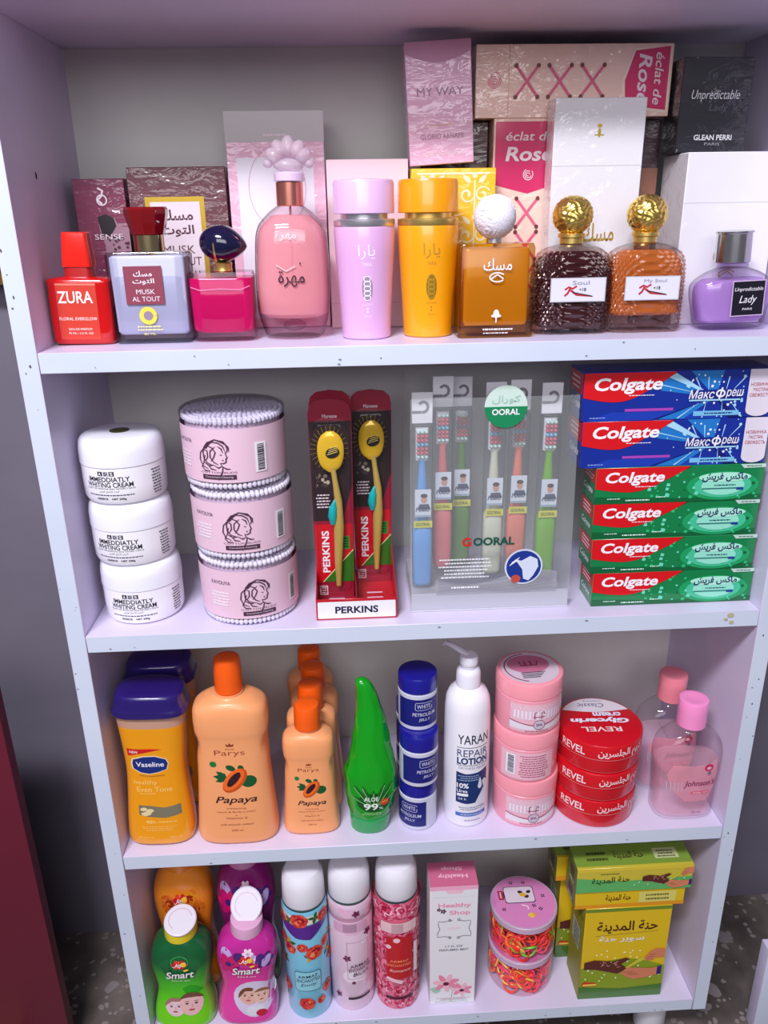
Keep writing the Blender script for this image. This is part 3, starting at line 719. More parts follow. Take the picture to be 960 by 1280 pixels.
# ------------------------------------------------------------------ second shelf
# white cream jars, a stack of three
def cream_jar(label, x, y, z, rot):
    t = thing('cream_jar', label, 'cream jar', (x, y, z), rot, 0, 'stacked white cream jars')
    pr = [(.036, 0), (.0415, .0015), (.0435, .006), (.0440, .020), (.0440, .0405)]
    G().lathe(pr, 64).done('body', P((246, 244, 250), 0.32, 0, 0.3), t)
    G().lathe([(.0440, .0408), (.0447, .0416), (.0445, .056), (.0430, .0645), (.0400, .0685), (.0350, .0703), (.010, .0705)], 64).done('lid', P((240, 240, 250), 0.28, 0, 0.4), t)
    ik = P((26, 24, 36), 0.4); d = D()
    for i, ch in enumerate('ADS'): d.rect(-.0103 + .0063 * i, .0330, -.0050 + .0063 * i, .0378, ik if i != 1 else P((170, 170, 180)), 1); d.text(ch, -.0077 + .0063 * i, .0354, .0035, WHITE if i != 1 else ik, .003, 2, 0.02)
    d.text('IMMEDDIATLY', 0, .0292, .0052, ik, .046, 1, 0.018); d.text('WHITING CREAM', 0, .0232, .0054, ik, .052, 1, 0.018)
    d.text('CLEAR THE SENSITIVE SKIN WITHIN 7 DAYS', 0, .0190, .0017, ik, .055, 1)
    d.text(arabic('كريم تفتيح فوري'), 0, .0158, .0028, ik, .022, 1); d.small(0, .0118, .054, .0026, 1, P((60, 60, 84)), 1, 6)
    d.text('GREECE    NET 200g', .001, .0075, .0027, ik, .032, 1, 0.03)
    for i in range(9): d.small(.054, .034 - i * .0032, .014, .0030, 1, ik, 1, 20 + i)
    d.done('label', t, on_cyl(pr), .004)
    return t
j = cream_jar('white cream jar at the bottom of the left stack of three', 0.0520, 0.0655, Z2, -4)
dup(j, (0.0492, 0.0665, Z2 + .0706), 'white cream jar in the middle of the left stack of three', None, -10)
j3 = dup(j, (0.0478, 0.0680, Z2 + .1412), 'white cream jar on top of the left stack, dark round dot on its lid', None, -9)
G().lathe([(.0105, .0705), (.0105, .0711), (.0095, .0713)], 32).done('lid_sticker', P((60, 58, 22), 0.3, 0, 0.4), j3)
# cotton bud tubs
LP = P((232, 196, 214), 0.5); INKP = P((74, 40, 66), 0.5)
def bud_tub(label, x, y, z, rot, h=.0785, top=False):
    t = thing('cotton_bud_tub', label, 'cotton bud tub', (x, y, z), rot, 0, 'stacked tubs of cotton buds')
    R = .0545
    g = G(); rg = random.Random(12)
    for zc in (.0042, h - .0062):
        for i in range(64):
            a = 2 * pi * i / 64; g.ell((.0518 * sin(a), -.0518 * cos(a), zc + rg.uniform(-.0006, .0006)), (.0027, .0027, .0036), 8, 6)
    for k_ in range(1, 10):
        rr_ = .0518 - .0053 * k_; n = max(1, int(2 * pi * rr_ / .0054))
        for i in range(n):
            a = 2 * pi * i / n + k_; g.ell((rr_ * sin(a), -rr_ * cos(a), h - .0062 + rg.uniform(-.0008, .0008)), (.0026, .0026, .0040), 8, 6)
    g.done('cotton_buds', P((244, 240, 248), 0.9), t)['kind'] = 'stuff'
    G().lathe([(.0505, .0065), (.0505, h - .009)], 48).done('stick_bundle', P((214, 196, 212), 0.7), t)
    G().lathe([(.050, 0), (.0535, .0006), (R, .002), (.0553, h - .003), (.0545, h - .001), (.051, h)], 64).done('tub', GL((246, 244, 250), 1.2, 0.08), t)
    if top: G().lathe([(.0545, h - .006), (.0560, h - .005), (.0560, h - .001), (.053, h + .0008), (.02, h + .0022)], 64).done('lid', GL((244, 244, 248), 1.22, 0.12, .05), t)
    pr = [(R + .0004, .0088), (.0556, h - .0125)]
    G().lathe(pr, 72, cap0=False, cap1=False).done('paper_band', LP, t)
    d = D(); b = .0118
    # profile of a woman with long swirling hair
    P0 = [[(-.006, .050), (-.011, .047), (-.0135, .041), (-.013, .034), (-.0095, .030), (-.004, .028)], [(-.004, .051), (.002, .0505), (.0065, .047), (.0082, .042)],
          [(-.010, .048), (-.004, .0455), (-.001, .041), (-.003, .036), (-.006, .032)], [(.0082, .042), (.0085, .039), (.0098, .036), (.0085, .0345), (.0085, .0315), (.0055, .0300), (.003, .0305)],
          [(-.001, .0465), (-.006, .042), (-.0065, .036), (-.003, .031), (.001, .029)], [(.003, .0305), (.005, .026), (.0042, .021), (.001, .0165), (.0, .013)], [(-.0125, .044), (-.009, .042), (-.009, .036), (-.0115, .0325)],
          [(.0015, .047), (.005, .0445), (.006, .0405)], [(-.003, .028), (.001, .0255), (.004, .0275)], [(-.0115, .038), (-.0135, .031), (-.008, .0275), (-.003, .0285)]]
    P0 += [[(-.0125, .0445), (-.0165, .040), (-.0175, .033), (-.0150, .027), (-.0095, .0245)], [(-.0135, .031), (-.016, .026), (-.013, .0225), (-.008, .0225)], [(-.008, .0505), (-.001, .0535), (.007, .0515), (.0115, .046), (.0115, .0415)], [(.002, .0525), (.009, .049), (.0105, .044), (.0092, .0405)], [(-.0095, .0285), (-.0065, .0245), (-.0015, .0235)], [(.004, .0275), (.0085, .0245), (.012, .0245)]]
    P0 = [[(a_ * 1.12, (b_ - .034) * 1.08 + .0345) for a_, b_ in q] for q in P0]
    for q in P0: d.line(q, [.0006 + .0009 * sin(pi * i / (len(q) - 1)) for i in range(len(q))], INKP, 1)
    d.poly([(-.0145, .0465), (-.0095, .0528), (-.001, .0545), (-.0065, .0508), (-.0110, .0455)], INKP, 1)
    d.ell(.0045, .0395, .0012, .0005, INKP, 1, 8); d.ell(.0062, .0338, .0010, .0006, INKP, 1, 8)
    d.text('COTTON BUDS', 0, .0205, .0020, P((120, 86, 110)), .040, 1); d.rect(-.018, .0128, .019, .0178, INKP, 1); d.text('Convenient Cleaning', .0005, .0153, .0024, PALE, .030, 2)
    for i, (tt, zz) in enumerate((('KAYOUYA', .052),)): d.text(tt, -.042, zz, .0042, INKP, .024, 1)
    d.small(-.044, .032, .024, .018, 5, WHITE, 1, 5)
    d.rect(.040, .018, .053, .050, WHITE, 1); rg = random.Random(2); z = .020
    while z < .048: q = rg.uniform(.0005, .0015); d.rect(.0425, z, .0505, z + q, BLACK if rg.random() < .8 else INKP, 2); z += q + rg.uniform(.0005, .001)
    d.done('label', t, on_cyl([(r + .0004, zz) for r, zz in pr]), .004)
    return t
bud_tub('bottom tub of cotton buds in the stack of three, drawn woman turned right', 0.1735, 0.0660, Z2, 16)
bud_tub('middle tub of cotton buds, pink paper band with a drawn woman near its centre', 0.1722, 0.0665, Z2 + .0788, 4)
bud_tub('top tub of cotton buds under a clear round lid, barcode at its right', 0.1690, 0.0680, Z2 + .1576, -12, .0785, True)
# red tray of gold toothbrushes
t = thing('display_tray', 'red cardboard display tray holding gold toothbrush packs', 'display tray', (0.2957, 0.0172, Z2))
TR = P((190, 20, 38), 0.35, 0, 0.3); w = .0452
g = G().box(-w, w, 0, .001, 0, .0255).box(-w, w, .001, .128, 0, .0012); g.done('front_panel', TR, t, bevel=.0004, bseg=1)
for x in (-w, w - .001):
    g = G(); b = len(g.v); g.v += [(x, .001, .0013), (x + .001, .001, .0013), (x + .001, .128, .0013), (x, .128, .0013), (x, .001, .0255), (x + .001, .001, .0255), (x + .001, .128, .060), (x, .128, .060)]
    for q in ((0, 3, 2, 1), (4, 5, 6, 7), (0, 1, 5, 4), (1, 2, 6, 5), (2, 3, 7, 6), (3, 0, 4, 7)): g.f.append(q); g.m.append(0)
    g.done('side_panel', TR, t, smooth=False)
G().box(-.0006, .0006, .001, .128, .0013, .030).done('divider', P((160, 24, 40), 0.4), t)
for sx in (-1, 1):
    d = D()
    for i in range(5): d.rrect(sx * .0225 - .0095, .006 + i * .0130, sx * .0225 + .0095, .0095 + i * .0130, .0016, P((226, 190, 214), 0.5), 1)
    if sx > 0: pass
    ys = d.done('slot_print', t, lambda u, v, o: (u, v * 1.0 + .002, .0013 + o))
d = D(); d.rrect(-w + .0018, .002, w - .0018, .0225, .0012, P((238, 236, 244), 0.4), 1); d.text('PERKINS', 0, .0122, .0088, P((24, 24, 54)), .048, 2, 0.03); d.done('label', t, on_front(0))
GB = P((214, 184, 96), 0.28, 0.3, .4); TEAL = P((20, 170, 170), 0.25, 0, 0.5)
def gold_pack(label, x, y, z):
    t = thing('toothbrush_pack', label, 'toothbrush pack', (x, y, z), 0, 0, 'gold toothbrush packs in the red tray')
    pts = [(-.0205, 0), (.0205, 0), (.0228, .10), (.0236, .222), (.0215, .231), (.0150, .2365), (0, .2385), (-.0150, .2365), (-.0215, .231), (-.0236, .222), (-.0228, .10)]
    g = G(); n = len(pts)
    for yy in (0, .0012):
        for p_ in pts: g.v.append((p_[0], yy, p_[1]))
    g.f.append(tuple(range(n))); g.f.append(tuple(reversed(range(n, 2 * n))))
    for i in range(n): g.f.append((i, (i + 1) % n, n + (i + 1) % n, n + i))
    g.m = [0] * len(g.f); g.done('card', P((150, 22, 52), 0.35, 0, 0.5), t, smooth=False)
    d = D(); dk = P((46, 34, 38), 0.35, 0, 0.5)
    d.poly([(-.0225, .098), (.010, .098), (.0225, .14), (.0232, .214), (-.0232, .214)], dk, 1)
    d.text('Maresse', 0, .2195, .0040, PALE, .016, 2, 0.01)
    for i in range(26):
        a = 2 * pi * i / 26; d.line([(-.002 + .0145 * cos(a), .183 + .018 * sin(a)), (-.002 + .021 * cos(a), .183 + .026 * sin(a))], .0005, GOLDP, 2)
    rg = random.Random(8)
    for i in range(16): d.ell(rg.uniform(-.019, .006), rg.uniform(.137, .153), rg.uniform(.001, .003), rg.uniform(.001, .003), rg.choice((P((120, 106, 90)), P((180, 170, 150)), P((70, 60, 58)))), 2, 7)
    d.small(-.0105, .122, .017, .018, 5, PALE, 2, 3)
    d.rect(-.0215, .022, .0215, .094, P((206, 16, 34), 0.35, 0, 0.5), 2); d.poly([(-.0145, .022), (.0212, .022), (.0214, .062)], P((44, 112, 30), 0.4), 3); d.line([(-.0145, .022), (.0214, .062)], .0011, P((230, 220, 150)), 4)
    d.rect(.004, .063, .0175, .079, P((44, 140, 40), 0.4), 3)
    for i in range(4): d.line([(.0055, .066 + i * .0034), (.0160, .066 + i * .0034)], .0014, P((16, 66, 24)), 4)
    d.text('PERKINS', -.010, .060, .0085, WHITE, .052, 3, 0.025, 0, pi / 2)
    d.frame(-.019, .005, -.0095, .017, .0012, PALE, 2); d.small(-.0142, .011, .007, .009, 3, PALE, 2, 3)
    d.done('label', t, on_front(0))
    # the brush under the blister
    b = G(); b.tube([(.0035, -.006, .020), (.004, -.007, .050), (.006, -.008, .095), (.0065, -.009, .125), (.0035, -.008, .150), (.001, -.008, .168)], [(.003, .003), (.0045, .004), (.006, .005), (.0045, .004), (.0032, .003), (.0035, .003)], 12)
    hd = b.done('brush_handle', GB, t)
    G().tube([(-.0005, -.0105, .098), (-.001, -.0125, .108), (.0005, -.0125, .118), (.003, -.0105, .127)], [(.003, .002), (.005, .003), (.0048, .003), (.002, .0015)], 12).done('thumb_grip', TEAL, hd)
    G().loft([*smooth_keys([(.159, .004, .002, 2.2, 0, -.0075), (.164, .0100, .0035, 2.2, 0, -.0075), (.172, .0135, .0042, 2.2, 0, -.0075), (.182, .0148, .0045, 2.2, 0, -.0075), (.192, .0138, .0042, 2.2, 0, -.0075), (.200, .0098, .0035, 2.2, 0, -.0075), (.2045, .004, .002, 2.2, 0, -.0075)], 4)], 32).done('brush_cover', P((244, 200, 50), 0.22, 0.2, 0.5), t)
    d = D(); d.ell(.002, .1815, .0078, .0060, P((30, 24, 22), 0.5), 1, 16, .35)
    for i in range(4): d.line([(-.004 + i * .001, .1795 + i * .0024), (.0075, .1828 + i * .0022)], .0007, P((236, 214, 120)), 2)
    d.done('cover_print', t, on_front(-.0122))
    G().loft([(.014, .0165, .0125, 6), (.018, .0185, .0145, 6), (.200, .0200, .0145, 6), (.213, .0170, .0115, 5), (.215, .014, .009, 5)], 48).done('blister', GL((250, 248, 248), 1.32, 0.05), t)
    return t
p1 = gold_pack('gold toothbrush pack at the front left of the red tray', 0.2728, 0.0680, Z2 + .0014)
dup(p1, (0.2735, 0.0910, Z2 + .0060), 'gold toothbrush pack standing right behind the front left one in the red tray')
dup(p1, (0.3188, 0.1100, Z2 + .0014), 'gold toothbrush pack standing alone in the right lane of the red tray')
# clear box of toothbrushes
t = thing('display_box', 'clear plastic display box full of pastel toothbrushes', 'display box', (0.4475, 0.0273, Z2))
w = .0905
g = G()
outer = [(0.0, -w, w), (0.262, -w - .001, w - .012)]
b = [(-w, 0, 0), (w, 0, 0), (w, .098, 0), (-w, .098, 0), (-w, 0, .246), (w - .004, 0, .246), (w - .006, .098, .262), (-w, .098, .262)]
g.v += b
for q in ((0, 1, 5, 4), (1, 2, 6, 5), (2, 3, 7, 6), (3, 0, 4, 7)): g.f.append(q); g.m.append(0)
g.done('clear_sleeve', LQ((226, 230, 232), 0.17, 0.12, (250, 251, 251), 0.6), t, smooth=False)
G().box(-w + .0006, w - .0006, .0006, .0974, 0.0002, .0016).done('base_card', P((222, 220, 232), 0.4), t, smooth=False)
G().box(-w + .001, w - .001, .001, .003, .0017, .022).done('front_insert', LQ((214, 212, 226), 0.75, 0.2, (240, 240, 245)), t, bevel=.0004, bseg=1)
d = D(); gr = P((16, 134, 84), 0.4); d.ell(.009, .236, .0225, .0225, P((206, 228, 216), .3), 1, 28); n = 20
d.poly([(.009 + .0225 * cos(pi + pi * i / n), .236 + .0225 * sin(pi + pi * i / n)) for i in range(n + 1)], gr, 2)
d.text('OORAL', .009, .2305, .0065, WHITE, .029, 3, 0.025); d.text(arabic('كورال'), .009, .2435, .009, P((170, 204, 190)), .030, 3, .02)
d.done('header_print', t, lambda u, v, o: (u, -.0012 - o, v))
d = D(); ps = P((206, 206, 216), 0.3, 0.2); dkg = P((150, 148, 160), 0.4)
sl = LQ((196, 196, 206), 0.45, 0.2, (235, 235, 240))
n = 16; d.poly([(-w + .028, .022), (w - .016, .022), (w - .016, .029)] + [(w - .016 - (2 * w - .044) * i / n, .041 + .008 * sin(i / n * 5.6 + .6)) for i in range(n + 1)], sl, 1)
for j in range(5): d.line([(-w + .03 + (2 * w - .05) * i / n, .0255 + j * .003 + .003 * sin(i / n * 7 + j * .7)) for i in range(n + 1)], .0006, dkg, 2)
d.text('G', -.0285, .0850, .0105, P((206, 40, 40)), .0105, 3, 0.04); d.text('OORAL', .0015, .0850, .0098, P((24, 84, 70)), .046, 3, 0.04)
for i in range(6): d.small(-.030, .064 - i * .0043, .060, .0038, 1, P((238, 238, 244)), 2, i)
d.small(-.031, .030, .036, .005, 1, WHITE, 3, 8)
d.ell(.0360, .0530, .0215, .0215, P((210, 216, 232)), 3, 32); d.ell(.0360, .0530, .0195, .0195, P((28, 54, 142), 0.35), 4, 32)
d.poly([(.026, .0625), (.033, .0605), (.043, .0660), (.0510, .062), (.0525, .053), (.047, .042), (.042, .036), (.036, .0385), (.0345, .050)], P((214, 222, 240), 0.3), 5)
d.ell(.0275, .0385, .0055, .0050, P((190, 80, 60)), 5, 14)
for i in range(5): d.line([(.020 + i * .0017, .0545 + i * .0012), (.024 + i * .0017, .0600 + i * .0012)], .0007, WHITE, 5)
d.done('front_print', t, lambda u, v, o: (u, -.0006 - o, v))
def brush_case(label, x, y, z, col, dot, lift=0.0):
    t = thing('toothbrush', label, 'toothbrush', (x, y, z), 0, 0, 'pastel toothbrushes in the clear box')
    wv = .0112; H = .224
    G().loft([(0, wv - .002, .008, 5), (.002, wv, .0095, 5), (.185, wv, .0095, 5), (.190, wv - .001, .007, 5)], 32).done('clear_case', GL((240, 244, 246), 1.34, 0.05), t)
    pts = rr(wv, .022, .003); hole = []
    g = G(); g.box(-wv, wv, -.0008, .0008, .1905, H); hf = g.done('hanger', P((226, 226, 232), 0.35), t, bevel=.0006, bseg=1)
    d = D(); d.ring(.001, .2085, .0048, .0055, .0030, P((128, 126, 134), 0.6), 1, 18, -1.8, 2.6); d.rect(-.0110, .2015, -.0005, .2045, P((128, 126, 134), 0.6), 1); d.done('hook_slot', hf, on_front(-.0009))
    c = P(col, 0.35, 0, 0.2)
    h = G().loft(smooth_keys([(.004, .0095, .0070, 3), (.008, .0106, .0084, 3), (.074, .0106, .0084, 3), (.078, .0075, .0055, 2.2), (.100, .0066, .0050, 2), (.130, .0048, .0042, 2), (.146, .0040, .0036, 2), (.150, .0060, .0040, 2.5)], 3), 24).done('handle', c, t)
    G().loft([(.150, .0070, .0035, 4, 0, .002), (.185, .0070, .0035, 4, 0, .002)], 20).done('brush_head', P((238, 230, 236), 0.5), t)
    rs = P((226, 104, 122), 0.6); bl = P(dot, 0.6); rows = (rs, bl, rs)
    g = G()
    for j in range(7):
        for i in range(3):
            q = 0 if j in (1, 2, 4, 5) else (1 if j == 3 else 2)
            g.ell((-.0044 + .0044 * i, -.0040, .1545 + j * .0046), (.0021, .0040, .0023), 8, 6, q)
    g.done('bristles', [rs, bl, P((210, 236, 226), 0.6)], t)
    d = D(); d.rect(-.0088, .088, .0088, .120, P((206, 214, 226), 0.35), 1)
    sk = P((196, 146, 122)); hr = P((60, 44, 44)); d.ell(.001, .1085, .0034, .0044, sk, 3, 14); d.ell(.001, .1128, .0038, .0024, hr, 4, 12); d.poly([(-.006, .097), (-.004, .103), (.006, .103), (.0085, .097)], P((60, 70, 96)), 2)
    d.text('1080', -.0005, .0975, .0050, P((24, 40, 84)), .015, 5, 0.01, .2); d.rect(-.0088, .0885, .0088, .0905, P((150, 170, 190)), 2)
    d.rect(-.0102, .0755, .0102, .0835, P((208, 204, 70), 0.4), 1); d.text('GOORAL', 0, .0795, .0040, P((60, 80, 30)), .016, 2, 0.02)
    d.done('label', t, on_front(-.0098))
    return t
zb = Z2 + .0017
brush_case('pastel blue toothbrush at the left front of the clear display box', 0.3712, 0.0430, zb + .0240, (112, 172, 236), (120, 190, 220))
brush_case('coral pink toothbrush standing second from left in the clear display box', 0.3958, 0.0640, zb + .0360, (236, 120, 124), (120, 190, 220))
brush_case('dark green toothbrush standing third from left, set back in the clear display box', 0.4205, 0.0900, zb + .0300, (92, 142, 46), (150, 120, 150))
brush_case('cream white toothbrush with a green case edge below the green header disc', 0.4520, 0.0560, zb + .0300, (226, 222, 196), (120, 190, 220))
brush_case('salmon pink toothbrush right of the cream one in the clear display box', 0.4785, 0.0560, zb + .0320, (244, 132, 110), (120, 190, 220))
brush_case('lime green toothbrush at the right end of the clear display box', 0.5100, 0.0460, zb + .0300, (124, 186, 40), (130, 200, 230))
g = G().box(-w + .002, w - .010, .012, .094, .0017, .0245); g.done('riser', LQ((224, 222, 232), 0.5, 0.2, (242, 242, 246)), t, bevel=.0004, bseg=1)

# toothpaste cartons
RED2 = P((216, 14, 26), 0.3, 0, 0.5)
def colg_logo(d, x0, h, wd_, s=1.0):
    n = 14; tx = x0 + wd_
    d.poly([(x0, h)] + [(x0, h - .0235 * s)] + [(x0 + wd_ * i / n * .99, h - .0235 * s - .0050 * s * sin(pi * min(1, i / n * 1.35)) * (1 if i / n < .74 else 0) + max(0, (i / n - .35) / .65) ** 2.0 * .0235 * s) for i in range(1, n + 1)] + [(tx, h)], RED2, 2)
    d.text('Colgate', x0 + .0415 * s + .002, h - .0128 * s, .0160 * s, WHITE, .066 * s, 3, 0.028, 0.18)
    d.small(x0 + .056 * s, h - .0222 * s, .030 * s, .0018, 1, WHITE, 3, 3)
def side(c, z_red=True):
    def f(d, dep, h):
        d.rect(-dep + .002, h * .55, -.002, h - .002, RED2 if z_red else P(c), 1); d.text('Colgate', -dep / 2, h * .3, h * .22, WHITE, dep * .7, 2, .02, .2); d.small(-dep / 2, h * .75, dep * .7, h * .3, 3, WHITE, 2, 7)
    return f
BLU = P((16, 44, 150), 0.25, 0, 0.6); GRN = P((10, 128, 70), 0.28, 0, 0.6)
def blue_front(d, w, h):
    c1 = P((30, 120, 200), 0.3, 0, .5); c2 = P((170, 220, 246), 0.3, 0, .5); nv = P((12, 24, 110), 0.3, 0, .5)
    d.poly([(-w + .004, .0), (w * .55, 0), (w * .3, .010), (-w + .03, .009)], P((24, 60, 176), .3, 0, .5), 1)
    cx, cz = .040, h * .44
    for a0, a1, r, m in ((.5, .75, .10, c1), (.95, 1.2, .09, nv), (1.5, 1.9, .09, c1), (2.2, 2.55, .08, c2), (2.75, 3.0, .06, c1), (3.5, 3.8, .07, nv), (4.0, 4.35, .09, c1), (4.9, 5.3, .09, nv), (5.6, 5.9, .1, c1)):
        pts = [(cx, cz)]
        for a in (a0, a1): pts.append((max(-w, min(w - .029, cx + r * cos(a))), max(.0005, min(h - .0005, cz + r * sin(a)))))
        d.poly(pts, m, 1)
    for a in (.62, 1.05, 2.0, 2.4, 2.9, 3.65, 4.2, 5.1, 5.75):
        x1, z1 = cx + .075 * cos(a), cz + .075 * sin(a); q = min(1, (h - .001 - cz) / abs(z1 - cz + 1e-6), (cz - .001) / abs(z1 - cz + 1e-6)); d.line([(cx + .02 * cos(a), cz + .02 * sin(a) * min(1, q)), (min(w - .030, cx + .075 * q * cos(a)), cz + .075 * q * sin(a))], [.0003, .0014], c2, 2)
    rg = random.Random(6)
    for i in range(46):
        r = rg.uniform(.0005, .0017); d.ell(min(w - .032, max(-.03, rg.gauss(cx, .028))), rg.uniform(.002, h - .002), r, r, c2 if i % 3 else WHITE, 2, 7)
    d.rect(.012, h * .42, w - .032, h * .60, P((20, 34, 130), .3, 0, .5), 3); d.text('Макс', cx - .0155, h * .51, .0095, WHITE, .027, 5, 0.008, .2); d.ring(cx + .0045, h * .52, .0042, .0034, .0017, WHITE, 5, 22); d.line([(cx + .0033, h * .52 - .0062), (cx + .0057, h * .52 + .0062)], .0017, WHITE, 6); d.text('реш', cx + .0195, h * .50, .0095, WHITE, .0185, 5, 0.008, .2); d.rect(.012, h * .37, w - .034, h * .40, c2, 3)
    d.rect(-w + .045, h * .19, -.004, h * .245, P((170, 70, 180), .3), 2); d.small(-w + .016, h * .07, .020, .002, 1, P((160, 180, 230)), 2, 3)
    d.rect(.018, h * .06, w - .034, h * .16, P((120, 190, 230), .3), 3); d.small(.045, h * .11, .040, .003, 1, nv, 4, 4)
    colg_logo(d, -w, h - .0005, .098, 1.08)
    d.poly([(w - .027, h), (w - .001, h), (w - .001, h * .16)] + [(w - .014 + .013 * cos(-pi * i / 8), h * .16 + .007 * sin(-pi * i / 8)) for i in range(9)], P((222, 214, 226), .35), 4)
    for i, tx in enumerate(('НОВИНКА', 'ЭКСТРА', 'СВЕЖЕСТЬ')): d.text(tx, w - .014, h * (.69 - .11 * i), .0036, P((170, 24, 50)), .022 if i != 1 else .016, 6, 0.0)
def green_front(d, w, h):
    lg = P((40, 190, 120), 0.3, 0, .5); aq = P((110, 220, 190), .3, 0, .5); dg = P((8, 96, 52), .3, 0, .5); pw = P((222, 250, 238), .35)
    rg = random.Random(11)
    d.poly([(-w, 0), (w, 0), (w, h * .16), (0, h * .10), (-w, h * .2)], dg, 1)
    for i in range(3): d.ell(.048, h * .42, .040 - i * .008, h * (.40 - .07 * i), (P((24, 160, 96), .3, 0, .5), P((70, 196, 150), .3, 0, .5), P((150, 228, 204), .3))[i], 1 + i, 28)
    for i in range(44):
        x = rg.uniform(-.035, w - .006); z = rg.uniform(.003, h - .005)
        if abs(x - .048) > .030 or z < h * .3: gem(d, x, z, rg.uniform(.0010, .0030), rg.choice((lg, aq, lg, dg)), 2)
    d.rect(.020, h * .58, .076, h * .80, pw, 4) if False else d.ell(.049, h * .66, .029, h * .13, P((176, 236, 214), .35), 4, 24)
    d.text(arabic('ماكس فريش'), .049, h * .66, .0105, P((18, 30, 90)), .050, 5, 0.028)
    d.small(.050, h * .44, .024, .0026, 1, P((20, 60, 90)), 5, 2); d.rect(.025, h * .335, .066, h * .365, P((20, 110, 110)), 5); d.rrect(.063, h * .30, .071, h * .37, .001, P((20, 60, 150)), 6)
    d.small(-w + .020, h * .14, .016, .002, 1, pw, 3, 8); d.small(-.045, h * .09, .032, .003, 1, pw, 3, 9); d.small(-.02, h * .16, .012, .0024, 1, pw, 3, 9)
    d.poly([(w - .028, h), (w, h), (w, h * .90), (w - .024, h * .89)], P((190, 216, 206)), 3); d.small(w - .013, h * .945, .018, .002, 1, dg, 4, 5)
    colg_logo(d, -w, h - .0004, .104, .98)
cols = [('g', .5633, .7490, .0415), ('g', .5590, .7455, .0415), ('g', .5578, .7425, .0412), ('g', .5572, .7425, .0412), ('b', .5385, .7400, .0512), ('b', .5365, .7372, .0512)]
names = ['green toothpaste carton at the bottom of the stack of six, lowest on the second shelf', 'green toothpaste carton, second from the bottom of the stack of six', 'green toothpaste carton, third from the bottom of the stack of six', 'topmost green toothpaste carton, just under the blue ones',
         'lower of the two blue toothpaste cartons, resting on the green ones', 'upper blue toothpaste carton on top of the whole stack']
zc = Z2
for (kind, x0, x1, h), lb in zip(cols, names):
    blue = kind == 'b'
    carton('toothpaste_box', lb, 'toothpaste', x0, x1, .0255 + random.uniform(-.0008, .0008), .046 if not blue else .050, zc, h, BLU if blue else GRN, blue_front if blue else green_front, side((16, 60, 160) if blue else (10, 110, 60)), None, 'stacked toothpaste cartons')
    zc += h + .0002

# ------------------------------------------------------------------ third shelf
# yellow lotion bottles with navy flip caps
def cap_keys(a): return [full(q) for q in a]
def yellow_lotion(label, x, y, tilt):
    t = thing('lotion_bottle', label, 'lotion', (x, y, Z3), 0, tilt, 'yellow lotion bottles with navy caps')
    k = smooth_keys([(0, .0370, .0240, 3), (.004, .0408, .0275, 3), (.030, .0405, .0270, 3), (.070, .0375, .0250, 3), (.105, .0358, .0240, 3), (.140, .0378, .0240, 3), (.186, .0418, .0252, 3.2)], 6)
    G().loft([q for q in k if q[0] <= .172], 64).done('body', LQ((250, 164, 10), 0.93, 0.22, (250, 180, 40), 0.5), t)
    G().loft([q for q in k if q[0] >= .169], 64).done('shoulder', LQ((224, 176, 150), 0.75, 0.25, (240, 210, 190), 0.4), t)
    ck = smooth_keys([(.1862, .0435, .0285, 3.4), (.188, .0448, .0295, 3.4), (.1925, .0445, .0292, 3.4), (.1960, .0424, .0284, 3.2), (.2095, .0398, .0270, 3.0), (.2135, .0370, .0250, 2.8), (.2155, .030, .020, 2.5)], 4)
    cp = G().loft(ck, 64).done('cap', P((38, 22, 104), 0.28, 0, 0.5), t)
    d = D(); d.line([(-.043 + .0086 * i, .1935) for i in range(11)], .0008, P((20, 10, 60)), 1); d.done('cap_seam', cp, on_loft(ck), .006)
    d = D(); nv = P((24, 44, 120), .35); d.poly([(-.029, .1415), (-.028, .131), (-.016, .135), (.013, .1415), (-.002, .1425)], P((206, 26, 30)), 1); d.text('NEW', -.0205, .1375, .0036, WHITE, .011, 2, .01, .2)
    fr = P((240, 226, 190)); 
    pts = [(-.0235, .121), (-.022, .127), (-.010, .131), (.004, .1315), (.0165, .127), (.0185, .121), (.0165, .113), (.006, .109), (-.004, .107), (-.014, .109), (-.0225, .114)]
    d.poly([(x_ * 1.06 - .0002, (z_ - .1195) * 1.1 + .1195) for x_, z_ in pts], fr, 1); d.poly(pts, nv, 2); d.text('Vaseline', -.0025, .1205, .0068, WHITE, .033, 3, .012)
    d.line([(-.016, .1045), (-.002, .1030), (.014, .1045)], .0016, P((190, 120, 30)), 1)
    pt = P((252, 210, 120)); d.text('healthy', -.010, .0935, .0075, pt, .028, 1); d.text('Even Tone', .000, .0840, .0070, pt, .042, 1); d.small(-.008, .078, .026, .002, 1, pt, 1, 4)
    gy = P((150, 142, 118), .3, .4); d.poly([(-.021, .061), (-.008, .0605), (.010, .0575), (.029, .0605), (.030, .046), (.010, .0425), (-.010, .0445), (-.021, .047)], gy, 1)
    for i in range(5): d.ell(-.011 + rgq.uniform(-.006, .006), .0525 + rgq.uniform(-.004, .006), .0045, .0026, P((232, 214, 160)), 2 + i % 2, 10, rgq.uniform(-.6, .6))
    d.text('48h', -.008, .0370, .0050, pt, .012, 1, .01); d.small(.012, .0365, .024, .003, 1, pt, 1, 5); d.small(.002, .027, .044, .008, 3, P((244, 190, 90)), 1, 6); d.text('400 ml', .021, .0135, .0034, pt, .014, 1); d.small(-.014, .014, .022, .002, 1, pt, 1, 7)
    d.done('label', t, on_loft(k), .005, .006)
    return t
rgq = random.Random(21)
v = yellow_lotion('yellow lotion bottle with a navy cap at the front left of the third shelf', 0.0425, 0.0420, 1.8)
